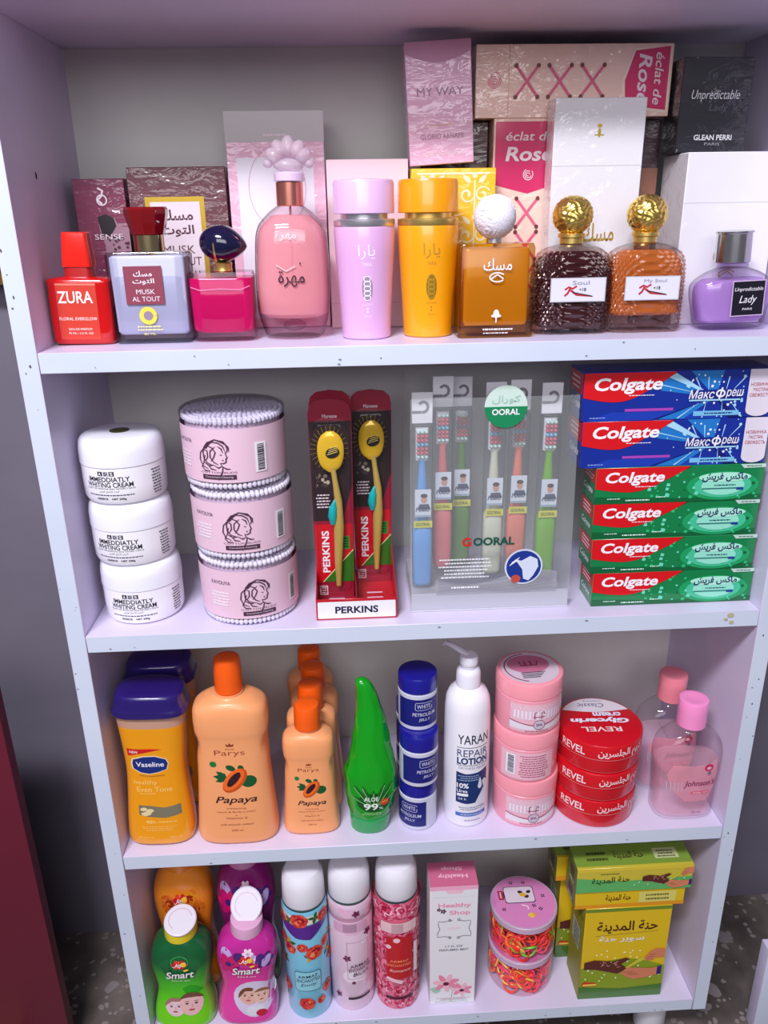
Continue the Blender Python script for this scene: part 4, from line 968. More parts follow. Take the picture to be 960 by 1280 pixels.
dup(v, (0.0455, 0.1120, Z3), 'yellow lotion bottle in the left corner behind the front one, only navy cap showing', None, 0, 0)
# papaya lotion bottles
PEACH = (250, 168, 112)
def papaya_art(d, s, cx, zc):
    gn = P((14, 86, 44), .4); 
    for a, l, wdt in ((2.5, .016, .007), (3.0, .017, .007), (3.5, .015, .007), (2.9, .012, .012)): leaf(d, cx - .009 * s, zc + .002 * s, l * s, wdt * s, a, gn, 1)
    d.ell(cx + .0165 * s, zc - .004 * s, .0095 * s, .0085 * s, gn, 1, 18); d.ell(cx - .004 * s, zc + .016 * s, .0062 * s, .0038 * s, gn, 1, 12, -.5); d.ell(cx + .008 * s, zc + .016 * s, .004 * s, .0034 * s, gn, 1, 12, 2.2)
    d.ell(cx, zc - .0018 * s, .0200 * s, .0110 * s, P((206, 80, 22), .4), 2, 28, .92); d.ell(cx - .0012 * s, zc - .0005 * s, .0180 * s, .0092 * s, P((244, 108, 34), .4), 3, 28, .92); d.ell(cx - .001 * s, zc, .0125 * s, .0048 * s, P((60, 24, 34), .4), 4, 22, .92)
    rg = random.Random(5)
    for i in range(16):
        u = rg.uniform(-.010, .010) * s; w_ = rg.uniform(-.0032, .0032) * s; d.ell(cx + u * cos(.92) - w_ * sin(.92), zc + u * sin(.92) + w_ * cos(.92), .0011 * s, .0009 * s, P((24, 16, 26), .3), 5, 7)
    d.ell(cx - .0245 * s, zc + .0215 * s, .0042 * s, .0042 * s, P((30, 120, 60)), 1, 14)
def papaya(label, s, x, y, hgt, w0, tilt, capr, group):
    """s scales the print; bottle body height hgt with half-width w0 at the base"""
    t = thing('papaya_lotion_bottle', label, 'lotion', (x, y, Z3), 0, tilt, group)
    H = hgt; a = w0; b = w0 * .58
    k = smooth_keys([(0, a * .90, b * .88, 3), (H * .02, a, b, 3), (H * .12, a * .985, b, 3), (H * .42, a * .90, b * .95, 3), (H * .66, a * .862, b * .92, 3), (H * .735, a * .872, b * .94, 3), (H * .775, a * .888, b * .97, 3), (H * .86, a * .895, b * .98, 3), (H * .925, a * .84, b * .94, 2.8), (H * .965, a * .60, b * .82, 2.5), (H * .985, a * .36, b * .62, 2), (H, a * .345, b * .594, 2)], 5)
    def groove(u, z):
        q = (z / H - .675) / .075
        if abs(q) >= 1: return 0
        e = min(abs(u - .215), abs(u - .785)); e2 = max(0, 1 - (e / .085) ** 2)
        return -.055 * e2 * (1 - q * q) + .012 * e2 * sin(q * 14) * (1 - q * q)
    G().loft(k, 128, groove).done('body', P(PEACH, 0.38, 0, 0.15, sss=0.08), t, angle=60)
    cz = H * 1.0
    ch = hgt * .215
    G().lathe([(capr * .96, cz + .0004), (capr * 1.04, cz + .0015), (capr * 1.03, cz + ch * .35), (capr, cz + ch * .86), (capr * .92, cz + ch * .96), (capr * .72, cz + ch), (capr * .3, cz + ch * 1.005)], 40).done('cap', P((250, 96, 16), 0.3, 0, 0.4), t)
    d = D(); br = P((150, 62, 40), .4); dk = P((50, 22, 30), .4)
    d.text('ROYAL', 0, H * .682, .0024 * s, br, .011 * s, 1); d.poly([(-.004 * s, H * .70), (-.005 * s, H * .72), (-.002 * s, H * .712), (0, H * .725), (.002 * s, H * .712), (.005 * s, H * .72), (.004 * s, H * .70)], br, 1)
    d.text('Parys', -.001 * s, H * .652, .0095 * s, br, .036 * s, 1, -.004)
    papaya_art(d, s, .003 * s, H * .475)
    d.text('Papaya', .003 * s, H * .325, .0125 * s, dk, .050 * s, 1, .012, .28)
    for tt, zz, ww in (('Whitening', .268, .024), ('Hand & Body Lotion', .243, .046), ('+', .220, .002), ('Vitamin E', .200, .026), ('soft smooth radiant', .155, .040), ('500 ml', .112, .014)): d.text(tt, .002 * s, H * zz, .0030 * s, br, ww * s, 1)
    d.done('label', t, on_loft(k), .005, .006)
    return t
papaya('large peach papaya lotion bottle with an orange cap, beside the yellow lotion', 1.0, 0.1385, 0.0390, .2075, .0495, 0.9, .0158, None)
gp = 'small papaya lotion bottles in a file'
ps = papaya('small peach papaya lotion bottle, front of the file of four', .70, 0.2305, 0.0415, .1500, .0352, 0.4, .0155, gp)
dup(ps, (0.2340, 0.0850, Z3), 'small papaya lotion bottle, second in the file of four')
dup(ps, (0.2365, 0.1280, Z3), 'small papaya lotion bottle, third in the file of four')
dup(ps, (0.2300, 0.1720, Z3), 'small papaya lotion bottle, last of the file of four against the back')
# aloe gel bottle shaped like a leaf
t = thing('aloe_gel_bottle', 'green aloe gel bottle shaped like a leaf with a hooked tip', 'aloe gel', (0.3062, 0.0380, Z3))
k = smooth_keys([(0.0235, .0255, .0215, 2.2, -.0012), (.040, .0300, .0238, 2.2, 0), (.062, .0325, .0240, 2.2, .0005), (.084, .0322, .0232, 2.2, 0), (.096, .0300, .0220, 2.2, .0012), (.112, .0262, .0200, 2.1, .0018), (.150, .0202, .0160, 2.1, .0018), (.178, .0150, .0120, 2, .0000), (.198, .0118, .0100, 2, -.0026), (.209, .0096, .0082, 2, -.0054), (.2145, .0062, .0055, 2, -.0072), (.2165, .0028, .0026, 2, -.0080)], 6)
def ribs(u, z):
    return .016 * sin(u * 2 * pi * 9 + 2 * sin(z * 60)) * (1 if z > .05 else .2) + .018 * sin(z * 240) * max(0, abs(sin(2 * pi * u)) - .7) * 3
G().loft(k, 110, ribs).done('body', LQ((14, 168, 30), 0.86, 0.16, (20, 180, 40), 0.6), t, angle=60)
G().loft([(0, .0225, .0190, 2.2, -.0018), (.002, .0245, .0205, 2.2, -.0018), (.0230, .0262, .0220, 2.2, -.0012)], 56).done('cap', LQ((24, 176, 88), 0.9, 0.22, (60, 200, 120), 0.4), t)
d = D(); lg = P((170, 226, 150), .4); dg = P((6, 78, 22), .4); wt = P((232, 246, 234))
d.ell(.003, .052, .0205, .0140, dg, 1, 24)
for a, ln in ((2.2, .034), (1.95, .030), (1.2, .032), (.95, .034), (2.6, .022), (.6, .022), (1.57, .020)):
    leaf(d, .003 + .008 * cos(a), .048 + .003 * sin(a), ln, .0055, a, P((10, 96, 30)), 2); d.line([(.003 + .008 * cos(a), .048), (.003 + .008 * cos(a) + ln * cos(a) * .95, .048 + ln * sin(a) * .95)], .0006, lg, 3)
d.text('ALOE', .000, .0585, .0062, wt, .018, 5, .015); d.text('99', -.0005, .0470, .0100, wt, .018, 5, .02); d.text('%', .0120, .0440, .0042, wt, .005, 5); d.ell(.0165, .0525, .0052, .0050, P((206, 70, 30)), 5, 14); d.line([(.013, .053), (.020, .0538)], .001, P((240, 190, 90)), 6)
d.small(.001, .0355, .026, .0050, 2, lg, 4, 3); d.done('label', t, lambda u, v, o: on_loft(k)(u, v, o + .0006), .004, .005)
# blue petroleum jelly jars
def jelly(label, x, y, z, rot, group='petroleum jelly jars'):
    t = thing('petroleum_jelly_jar', label, 'jelly jar', (x, y, z), rot, 0, group)
    pr = [(.0222, 0), (.0238, .0012), (.0240, .0045), (.0240, .0485), (.0215, .0500)]
    G().lathe(pr, 48).done('body', P((206, 208, 226), 0.3, 0, 0.4), t)
    G().lathe([(.0230, .0502), (.0238, .0510), (.0238, .0690), (.0230, .0705), (.0205, .0712), (.010, .0713)], 48).done('lid', P((24, 22, 140), 0.3, 0, 0.4), t)
    d = D(); nb = P((24, 28, 118), .35); wl = P((206, 206, 230)); d.rect(-.0330, .0065, .0230, .0440, nb, 1)
    d.line([(q[0] + .0005, q[1] + .0345) for q in rr(.0105, .0052, .002)] + [(.011, .0345)], .0006, wl, 2); d.text('WHITE', .0005, .0345, .0056, wl, .017, 2, .008); d.text('PETROLEUM', .0015, .0232, .0048, wl, .030, 2, .012, .1); d.text('JELLY', .0015, .0155, .0046, wl, .015, 2, .012, .1)
    d.done('label', t, on_cyl(pr), .003)
    return t
a = jelly('blue-lidded petroleum jelly jar at the bottom of the front stack, label turned left', 0.3662, 0.0430, Z3, -34)
dup(a, (0.3670, 0.0380, Z3 + .0714), 'blue-lidded petroleum jelly jar in the middle of the front stack, label turned right', None, 22)
dup(a, (0.3672, 0.0540, Z3 + .1428), 'blue-lidded petroleum jelly jar on top of the front stack', None, 12)
for i, q in enumerate(('bottom', 'top')):
    dup(a, (0.3672 + .0006 * i, 0.1040, Z3 + .0714 * i), 'blue-lidded petroleum jelly jar at the %s of the stack hidden behind the front stack' % q, None, -14 + 6 * i)
# white pump lotion
t = thing('pump_bottle', 'white repair lotion bottle with a pump, beside the blue jars', 'pump lotion', (0.4285, 0.0490, Z3), 6)
pr = [(.0255, 0), (.0280, .0015), (.0290, .005), (.0288, .100), (.0280, .165), (.0265, .179), (.0225, .188), (.0160, .1935), (.0140, .195)]
G().lathe(pr, 64).done('body', P((244, 242, 250), 0.28, 0, 0.4), t)
G().lathe([(.0140, .1951), (.0150, .196), (.0148, .2120), (.0135, .2165), (.0115, .2185)], 40).done('collar', P((238, 236, 246), 0.35), t)
G().lathe([(.0100, .2186), (.0102, .2240), (.0092, .2245)], 32).done('neck', P((226, 224, 238), 0.35), t)
G().loft([(.2246, .0112, .0112, 2), (.2262, .0115, .0115, 2), (.2330, .0112, .0112, 2), (.2350, .0098, .0098, 2)], 32).done('pump_head', P((240, 238, 248), 0.3, 0, .3), t)
nk = []
g = G(); g.tube([(.002, .004, .2310), (-.006, .014, .2338), (-.0135, .024, .2350), (-.0195, .033, .2345), (-.0215, .0365, .2310)], [(.0085, .0040), (.0072, .0038), (.0052, .0034), (.0040, .0032), (.0032, .003)], 20); g.done('spout', P((240, 238, 248), 0.3, 0, .3), t)
d = D(); nv = P((18, 50, 106), .35); ik = P((28, 34, 60), .4)
d.text('YARAN', .002, .1330, .0130, ik, .042, 1, .006); d.line([(-.020, .1215), (.022, .1215)], .0008, ik, 1); d.text('REPAIR', .001, .1135, .0100, nv, .041, 1, .0); d.text('LOTION', .001, .1020, .0100, nv, .041, 1, .04); d.line([(-.020, .0955), (.022, .0955)], .0007, ik, 1); d.text('DRYNESS RELIEF', .001, .0915, .0036, P((120, 124, 150)), .036, 1)
d.poly([(-.020, .0855), (-.008, .0830), (.008, .0840), (.022, .0875), (.022, .040), (-.006, .0375), (-.020, .0395)], nv, 1)
for i in range(3): d.small(-.004, .0800 - i * .0032, .028, .0026, 1, P((170, 190, 220)), 3, i)
d.text('10%', -.0115, .0655, .0076, WHITE, .0150, 3, .03); d.text('Urea', -.0120, .0575, .0052, WHITE, .0135, 3, .015); d.rrect(-.0185, .0495, -.0045, .0535, .001, WHITE, 3); d.text('24 h', -.0120, .0455, .0034, WHITE, .010, 3)
d.poly([(.0075, .0645), (.0095, .0735), (.0105, .0770), (.0120, .0725), (.0135, .0650), (.0130, .0610), (.0105, .0590), (.0080, .0610)], P((214, 226, 240)), 3)
d.poly([(.022, .0400), (.0215, .0680), (.0165, .0730), (.0135, .0690), (.0160, .0600), (.0100, .0500), (.0050, .0400), (.010, .0340), (.022, .0330)], P((222, 222, 236)), 4); d.line([(.010, .050), (.0165, .058), (.0185, .068)], .0006, P((160, 166, 196)), 5)
d.small(.001, .0300, .040, .006, 2, P((130, 134, 160)), 1, 12); d.rect(-.020, .0180, .021, .0235, P((70, 110, 190)), 1); d.small(.0, .0208, .034, .002, 1, WHITE, 2, 13); d.small(.001, .0115, .026, .003, 1, P((150, 150, 170)), 1, 14)
d.done('label', t, on_cyl(pr), .003, .006)
# pink cream jars
PK = (246, 160, 178)
def pink_jar(label, x, y, z, rot):
    t = thing('cream_jar', label, 'cream jar', (x, y, z), rot, 0, 'stacked pink cream jars')
    pr = [(.0370, 0), (.0395, .0012), (.0403, .004), (.0403, .0465), (.0385, .048)]
    G().lathe(pr, 64).done('body', P(PK, 0.3, 0, 0.4), t)
    G().lathe([(.0398, .0482), (.0408, .0490), (.0410, .0665), (.0400, .0690), (.0385, .0698), (.010, .0699)], 64).done('lid', P((250, 158, 172), 0.32, 0, 0.4), t)
    d = D(); mg = P((150, 46, 90), .4); lp = P((238, 206, 220), .35); gy = P((196, 176, 200), .35)
    d.rect(-.034, .0050, .036, .0440, P((240, 186, 200), .35), 1)
    for i in range(9): swirl(d, -.030 + i * .0075, .0385 - .001 * (i % 2), .0042, lp, .0014, 1.3, i, 2, 1 if i % 2 else -1)
    d.rect(-.030, .0220, .036, .0355, P((226, 196, 214)), 2)
    for i in range(14): d.rect(-.029 + i * .0046, .0232, -.0266 + i * .0046, .0345, P((246, 228, 238)), 3)
    for q in ([(-.004, .0240), (-.004, .0335), (-.001, .0335)], [(.0045, .0240), (.0045, .0335), (.0075, .0335), (.0085, .030)], [(-.006, .0268), (.009, .0268)]): d.line(q, .0011, mg, 4)
    d.poly([(-.034, .018), (-.020, .0165), (-.004, .0135), (.010, .0135), (.024, .0170), (.036, .0200), (.036, .0085), (-.034, .0085)], P((232, 222, 232), .35), 3); d.line([(-.034, .0195), (-.018, .0170), (0, .0145), (.018, .0170), (.036, .0205)], .0010, mg, 4)
    d.ell(.002, .0160, .0072, .0068, P((206, 196, 214)), 5, 22); d.ring(.002, .0160, .0068, .0064, .0007, mg, 6, 22); d.text('ادو'[:0] + 'SPA', .002, .0160, .0040, mg, .008, 6, .02)
    d.small(.002, .0068, .034, .0016, 1, mg, 4, 15)
    # back of the label: barcode and small print
    d.rect(.080, .0050, .150, .0440, P((242, 190, 204), .35), 1); d.rect(.0880, .0110, .1000, .0400, WHITE, 2); rg = random.Random(3); zz = .0130
    while zz < .0385: q = rg.uniform(.0005, .0014); d.rect(.0905, zz, .0985, zz + q, P((50, 40, 80)), 3); zz += q + rg.uniform(.0005, .001)
    for i in range(10): d.small(.123, .0395 - i * .0033, .040, .0028, 1, P((170, 70, 110)), 2, 30 + i)
    d.done('label', t, on_cyl(pr), .004)
    d = D(); d.ell(0, 0, .0352, .0352, P((222, 206, 218), .3, 0, .4), 1, 40); d.ell(0, .008, .026, .020, P((206, 120, 150), .3, 0, .4), 2, 28)
    for q in ([(-.010, .014), (-.010, .004), (.010, .004), (.012, .012)], [(-.004, .014), (-.004, .004)], [(.003, .014), (.004, .004)]): d.line(q, .0018, P((140, 30, 80)), 4)
    for i in range(4): d.rect(-.014, -.012 - i * .0035, .016 - i * .003, -.0105 - i * .0035, P((50, 44, 70)), 3)
    d.ring(0, 0, .031, .031, .0016, P((160, 60, 100)), 3, 30, 1.6, 4.4)
    d.done('lid_print', t, on_top(.0699))
    return t
pj = pink_jar('pink cream jar at the bottom of the pink stack, silver seal at front', 0.5062, 0.0545, Z3, 2)
dup(pj, (0.5040, 0.0540, Z3 + .0700), 'pink cream jar in the middle of the pink stack, barcode side to the front', None, -172)
dup(pj, (0.5045, 0.0545, Z3 + .1400), 'pink cream jar on top of the pink stack, printed lid in view', None, 4)
# red glycerin tins
CR = (206, 12, 30)
def tin(label, x, y, z, rot):
    t = thing('cream_tin', label, 'cream tin', (x, y, z), rot, 0, 'stacked red glycerin cream tins')
    H = .0412; pr = [(.0490, 0), (.0515, .0012), (.0520, .003), (.0520, .0190)]
    G().lathe(pr + [(.0512, .0195)], 72).done('body', P(CR, 0.28, 0, 0.5), t)
    pl = [(.0518, .0197), (.0528, .0203), (.0530, .0385), (.0520, .0402), (.0495, .0410), (.010, .0411)]
    G().lathe(pl, 72).done('lid', P(CR, 0.28, 0, 0.5), t)
    d = D(); wl = P((246, 226, 230)); d.text('REVEL', -.047, .0295, .0105, wl, .034, 1, .015); d.text(arabic('كريم الجلسرين'), .018, .0290, .0150, wl, .064, 1, .018)
    d.line([(-.08 + .008 * i, .0210) for i in range(21)], .0006, P((246, 150, 150)), 1)
    d.done('label', t, on_cyl([(.0530, .0203), (.0530, .0385)]), .004)
    d = D(); d.line([(-.08 + .008 * i, .0022) for i in range(21)], .0005, P((246, 150, 150)), 1); d.done('base_line', t, on_cyl(pr), .004)
    d = D(); wh = P((226, 218, 226), .3, 0, .3); n = 16
    d.poly([(.0492 * cos(.52 + (pi - 1.04) * i / n), .0492 * sin(.52 + (pi - 1.04) * i / n)) for i in range(n + 1)] + [(-.02, .0205), (.0, .0185), (.02, .0205)], wh, 1)
    d.text('Classic', -.004, .0330, .0085, P((96, 90, 130)), .034, 3, 0, .2, 0, True); d.text('moisturising', 0, .0425, .003, P((120, 110, 140)), .024, 3, 0, 0, 0, True)
    d.text('Glycerin', 0, .0010, .0125, P((232, 232, 250)), .074, 4, .045, .1, 0, True); d.text('cream', .012, .0135, .0080, P((226, 226, 246)), .036, 4, .04, .1, 0, True); d.text('REVEL', -.002, -.0180, .0095, wl, .050, 4, .012, 0, 0, True)
    d.done('lid_print', t, on_top(.0411))
    return t
ti = tin('red glycerin cream tin at the bottom of the red stack', 0.5985, 0.0595, Z3, 4)
dup(ti, (0.5985, 0.0592, Z3 + .0413), 'red glycerin cream tin in the middle of the red stack', None, 3)
dup(ti, (0.5998, 0.0598, Z3 + .0826), 'red glycerin cream tin on top, lid lettering upside down to the viewer', None, -3)
# clear baby oil bottles
def oil(label, x, y, tilt, capc):
    t = thing('baby_oil_bottle', label, 'baby oil', (x, y, Z3), 0, tilt, 'clear baby oil bottles with pink caps')
    k = smooth_keys([(0, .0350, .0215, 3), (.003, .0380, .0245, 3), (.020, .0382, .0250, 3), (.045, .0390, .0250, 3), (.075, .0415, .0255, 3), (.095, .0415, .0250, 3), (.110, .0380, .0235, 2.8), (.121, .0280, .0200, 2.4), (.127, .0170, .0165, 2), (.130, .0160, .0160, 2)], 5)
    G().loft(k, 64).done('bottle', GL((255, 253, 254), 1.5, 0.03, .15), t)
    ki = [(z, a - .0022, b - .0022, n, cx, cy) for z, a, b, n, cx, cy in k if .004 <= z <= .082]
    G().loft(ki, 64).done('oil', LQ((250, 222, 230), 0.16, 0.1, (255, 244, 247), 0.5), t)
    G().lathe([(.0166, .1302), (.0176, .131), (.0178, .150), (.0180, .1640), (.0172, .1665), (.0150, .1672), (.010, .1662)], 40).done('cap', P(capc, 0.3, 0, 0.35), t)
    d = D(); lp = LQ((246, 170, 186), 0.55, 0.3, (255, 226, 232))
    d.poly([(-.006, .0300), (.022, .0300), (.0300, .0480), (.0320, .070), (.0280, .092), (.020, .0860), (.0, .0840), (-.026, .0860), (-.0320, .070), (-.0240, .048)], lp, 1)
    d.text("Johnson's", .010, .0570, .0115, P((130, 24, 70)), .040, 3, .012, .2); d.rrect(.0, .0410, .024, .0455, .0015, P((224, 100, 130)), 2); d.text('baby oil', .012, .0432, .0028, WHITE, .018, 3)
    d.ell(.0190, .0810, .0058, .0052, P((200, 40, 90)), 3, 16); d.ell(.0190, .0805, .0030, .0022, P((240, 180, 200)), 4, 12); d.ell(.0205, .0725, .0024, .0030, P((120, 110, 130)), 3, 10)
    for i in range(5): d.line([(-.030 + i * .0045, .046), (-.031 + i * .0045, .060)], .0010, P((190, 186, 196)), 2)
    d.text('50 ml', .010, .0130, .0036, P((100, 70, 90)), .012, 2)
    d.done('label', t, on_loft(k), .005, .006)
    return t
ob = oil('clear baby oil bottle with a bright pink cap, in front of the other one', 0.7078, 0.0385, 0, (252, 150, 206))
oil('clear baby oil bottle with a rose cap, behind the front one', 0.7050, 0.0950, 0, (238, 136, 152))

# ------------------------------------------------------------------ bottom shelf
def pour(label, x, y, cols, name, art, tilt, capc, lidc, open_lid=True, zs=1.0, band=True):
    """waisted softener bottle with a flip lid standing open"""
    t = thing('softener_bottle', label, 'softener', (x, y, Z4), 0, tilt, 'waisted softener bottles'); t.scale = (.92, 1, zs)
    c1, c2, c3 = cols
    k = smooth_keys([(0, .0405, .0250, 3), (.003, .0445, .0280, 3), (.022, .0440, .0280, 3), (.045, .0395, .0265, 3), (.062, .0372, .0255, 3), (.080, .0395, .0262, 3), (.104, .0438, .0280, 2.8), (.120, .0435, .0280, 2.8), (.134, .0385, .0265, 2.6), (.1435, .0290, .0235, 2.3), (.1480, .0225, .0215, 2)], 5)
    m, n_, l_, b_ = nm('shrink_sleeve'); tc = n_.new('ShaderNodeTexCoord'); sp = n_.new('ShaderNodeSeparateXYZ'); mr = n_.new('ShaderNodeMapRange'); cr = n_.new('ShaderNodeValToRGB')
    mr.inputs['From Min'].default_value = 0; mr.inputs['From Max'].default_value = .148
    e = cr.color_ramp.elements; e[0].color = lin(c1); e[0].position = .15; e[1].color = lin(c3); e[1].position = .78; q = cr.color_ramp.elements.new(.52); q.color = lin(c2)
    l_.new(tc.outputs['Object'], sp.inputs[0]); l_.new(sp.outputs[2], mr.inputs['Value']); l_.new(mr.outputs[0], cr.inputs[0]); l_.new(cr.outputs[0], b_.inputs['Base Color']); b_.inputs['Roughness'].default_value = .28; b_.inputs['Coat Weight'].default_value = .5
    G().loft(k, 64).done('body', m, t)
    cp = G().lathe([(.0215, .1482), (.0232, .149), (.0235, .1600), (.0228, .1660), (.020, .1672)], 40).done('cap', P(capc, 0.32, 0, .3), t)
    ang, off = (50, Vector((0, .0055, .1800))) if open_lid else (9, Vector((.001, -.0035, .1690)))
    R_ = Matrix.Rotation(math.radians(ang), 3, 'X')
    g = G(); g.lathe([(.0205, -.0020), (.0225, -.0012), (.0228, .0015), (.0215, .0026), (.008, .0028)], 40)
    g.v = [tuple(R_ @ Vector(p_) + off) for p_ in g.v]
    g.done('flip_lid', P(lidc, 0.35), t)
    d = D(); d.ring(0, 0, .0160, .0150, .0008, P((206, 170, 190)), 1, 30, .3, 4.2); d.done('lid_print', t, lambda u, v_, o: tuple(R_ @ Vector((u, v_, .0028 + o)) + off))
    d = D(); art(d)
    rd = P((206, 20, 40), .35); yw = P((252, 206, 60), .35); d.ell(.001, .1190, .0105, .0058, P((250, 226, 210)), 5, 18, .15)
    for a0 in range(6): d.ell(.001 + .007 * cos(a0 * 1.05), .1195 + .0042 * sin(a0 * 1.05), .0042, .0034, rd if a0 % 2 else P((232, 60, 50)), 6, 10, a0)
    d.ell(.0065, .1200, .0042, .0040, yw, 7, 10); d.text('Ao', -.001, .1190, .0062, WHITE, .010, 8, .02, .2)
    d.text('Smart', .0016, .1013, .0128, P((40, 30, 40)), .040, 8, .03, .2, .06); d.text('Smart', .001, .1020, .0128, P((250, 248, 244)), .040, 9, .02, .2, .06); d.ell(.010, .1105, .0042, .0018, yw, 9, 10, .3)
    d.text(name, .002, .0905, .0032, P((236, 246, 220)), .026, 8, .006)
    d.done('label', t, on_loft(k), .005, .005)
    return t
def face(d, cx, cz, r, skin, hair, L, tilt=0.0, prof=False):
    d.ell(cx, cz, r * .86, r, skin, L, 24, tilt)
    d.poly([(cx + r * .95 * cos(.5 + 2.3 * i / 12 + tilt), cz + r * 1.06 * sin(.5 + 2.3 * i / 12 + tilt)) for i in range(13)] + [(cx - r * .3, cz + r * .62), (cx + r * .35, cz + r * .62)], hair, L + 1)
    dk = P((60, 36, 36))
    for s_ in (-.34, .34): d.ell(cx + s_ * r, cz + r * .08, r * .13, r * .07, dk, L + 1, 10); d.line([(cx + (s_ - .16) * r, cz + r * .26), (cx + (s_ + .16) * r, cz + r * .27)], r * .05, hair, L + 1)
    d.line([(cx + .02 * r, cz + .05 * r), (cx + .08 * r, cz - .2 * r), (cx - .03 * r, cz - .22 * r)], r * .05, P((196, 130, 116)), L + 1)
    d.ell(cx, cz - r * .46, r * .24, r * .09, P((196, 84, 92)), L + 1, 12)
def art_green(d):
    dg = P((8, 84, 44), .3, 0, .4)
    for a_, l_ in ((2.6, .03), (2.0, .034), (1.2, .034), (.5, .03)): leaf(d, .001, .096, l_, .018, a_, dg, 1)
    d.ell(.001, .116, .030, .014, P((10, 104, 52), .3, 0, .4), 1, 24); d.ring(.001, .122, .012, .010, .0012, P((60, 170, 90)), 2, 22)
    leaf(d, .002, .072, .030, .020, -.2, P((40, 170, 20), .3), 1)
    pk = P((238, 190, 190), .4); face(d, -.010, .040, .016, P((240, 206, 214), .4), P((170, 120, 110)), 2, .3); face(d, .014, .045, .0195, pk, P((120, 76, 60)), 4, -.1)
def art_pink(d):
    pu = P((74, 30, 120), .3, 0, .4); mg = P((206, 20, 110), .3, 0, .4); lv = P((196, 170, 226), .35)
    rg = random.Random(14)
    for i in range(9): d.ell(rg.uniform(-.034, .036), rg.uniform(.108, .134), rg.uniform(.006, .011), rg.uniform(.004, .008), rg.choice((pu, mg, lv, pu, P((250, 220, 240)))), 1 + i % 3, 14, rg.uniform(0, 3))
    flower(d, -.024, .112, .016, mg, pu, 2); flower(d, .027, .116, .013, pu, lv, 2); flower(d, .004, .130, .008, P((248, 226, 240)), lv, 3)
    n = 20; d.poly([(.012 + .030 * cos(2 * pi * i / n) * (1 + .15 * sin(2 * pi * i / n)), .047 + .032 * sin(2 * pi * i / n)) for i in range(n)], P((226, 214, 240), .4), 1)
    face(d, .003, .052, .0150, P((236, 186, 170), .4), P((120, 70, 44)), 3, .5); face(d, .022, .052, .0125, P((238, 196, 180), .4), P((150, 104, 70)), 5, -.2)
    d.ell(.014, .027, .014, .009, P((232, 230, 244)), 4, 18); d.ell(.022, .023, .008, .006, P((200, 30, 60)), 5, 14)
def art_orange(d):
    for i, (x_, z_, c_) in enumerate(((-.018, .114, (206, 90, 20)), (.016, .118, (236, 150, 30)), (-.002, .108, (186, 60, 24)), (.022, .106, (216, 110, 20)))): rose(d, x_, z_, .013, (P(c_, .3, 0, .4), P((226, 120, 40), .3), P((150, 40, 20), .3)), 1, i)
pour('bright green baby softener bottle with an open yellow cap, front left of the bottom shelf', 0.0425, 0.0300, ((120, 224, 10), (70, 200, 20), (8, 92, 46)), 'Baby & care', art_green, 2.6, (232, 210, 40), (238, 232, 242), False)
pour('magenta softener bottle with an open pale pink cap and a mother and child picture', 0.1282, 0.0300, ((240, 70, 176), (238, 56, 162), (196, 40, 150)), 'Baby & care', art_pink, 3.0, (232, 176, 212), (224, 216, 228))
pour('orange softener bottle with a rose print behind the green one', 0.0440, 0.0890, ((250, 150, 20), (246, 140, 20), (240, 140, 30)), 'Softener', art_orange, 0, (226, 130, 30), (238, 232, 242), False, 1.42)
pour('purple flowered softener bottle behind the magenta one', 0.1300, 0.0890, ((20, 90, 30), (120, 30, 100), (140, 20, 110)), 'Softener', art_pink, 0, (200, 130, 180), (232, 220, 236), False, 1.42)
# body sprays
def spray(label, x, y, H, base, art, box):
    t = thing('body_spray', label, 'body spray', (x, y, Z4), 0, 0, 'body spray cans with white dome caps')
    pr = [(.0270, 0), (.0290, .0010), (.0300, .004), (.0300, H * .66), (.0288, H * .675), (.0288, H * .685), (.0300, H * .70), (.0300, H * .765), (.0285, H * .785)]
    G().lathe(pr, 64).done('can', P(base, 0.3, 0.1, 0.5), t)
    G().lathe([(.0280, H * .786), (.0286, H * .79), (.0285, H * .80)], 48).done('cap_ring', P((60, 84, 84), .4), t)
    G().lathe([(.0278, H * .801), (.0282, H * .805), (.0276, H * .92), (.0262, H * .965), (.0225, H * .992), (.015, H * .9995), (.005, H)], 48).done('cap', P((240, 238, 246), 0.35, 0, .2), t)
    d = D(); art(d, H); d.done('label', t, on_cyl([(max(r, .0296), z) for r, z in pr if z <= H * .78]), .004, .012)
    return t
RS = [P((206, 34, 44), .35, 0, .3), P((232, 84, 60), .35, 0, .3), P((150, 14, 40), .35), P((248, 150, 90), .35), P((226, 60, 60), .35)]
def title(d, H, cx, z, ink, third, w=.030):
    d.text('ARMAF', cx, z + .0080, .0048, ink, w * .86, 8, .006, 0, .1); d.text('ENCHANTED', cx + .0005, z + .0010, .0060, ink, w, 8, .004, 0, .1); d.text(third, cx + .001, z - .0075, .0064, ink, w * .72, 8, 0, .3, .1)
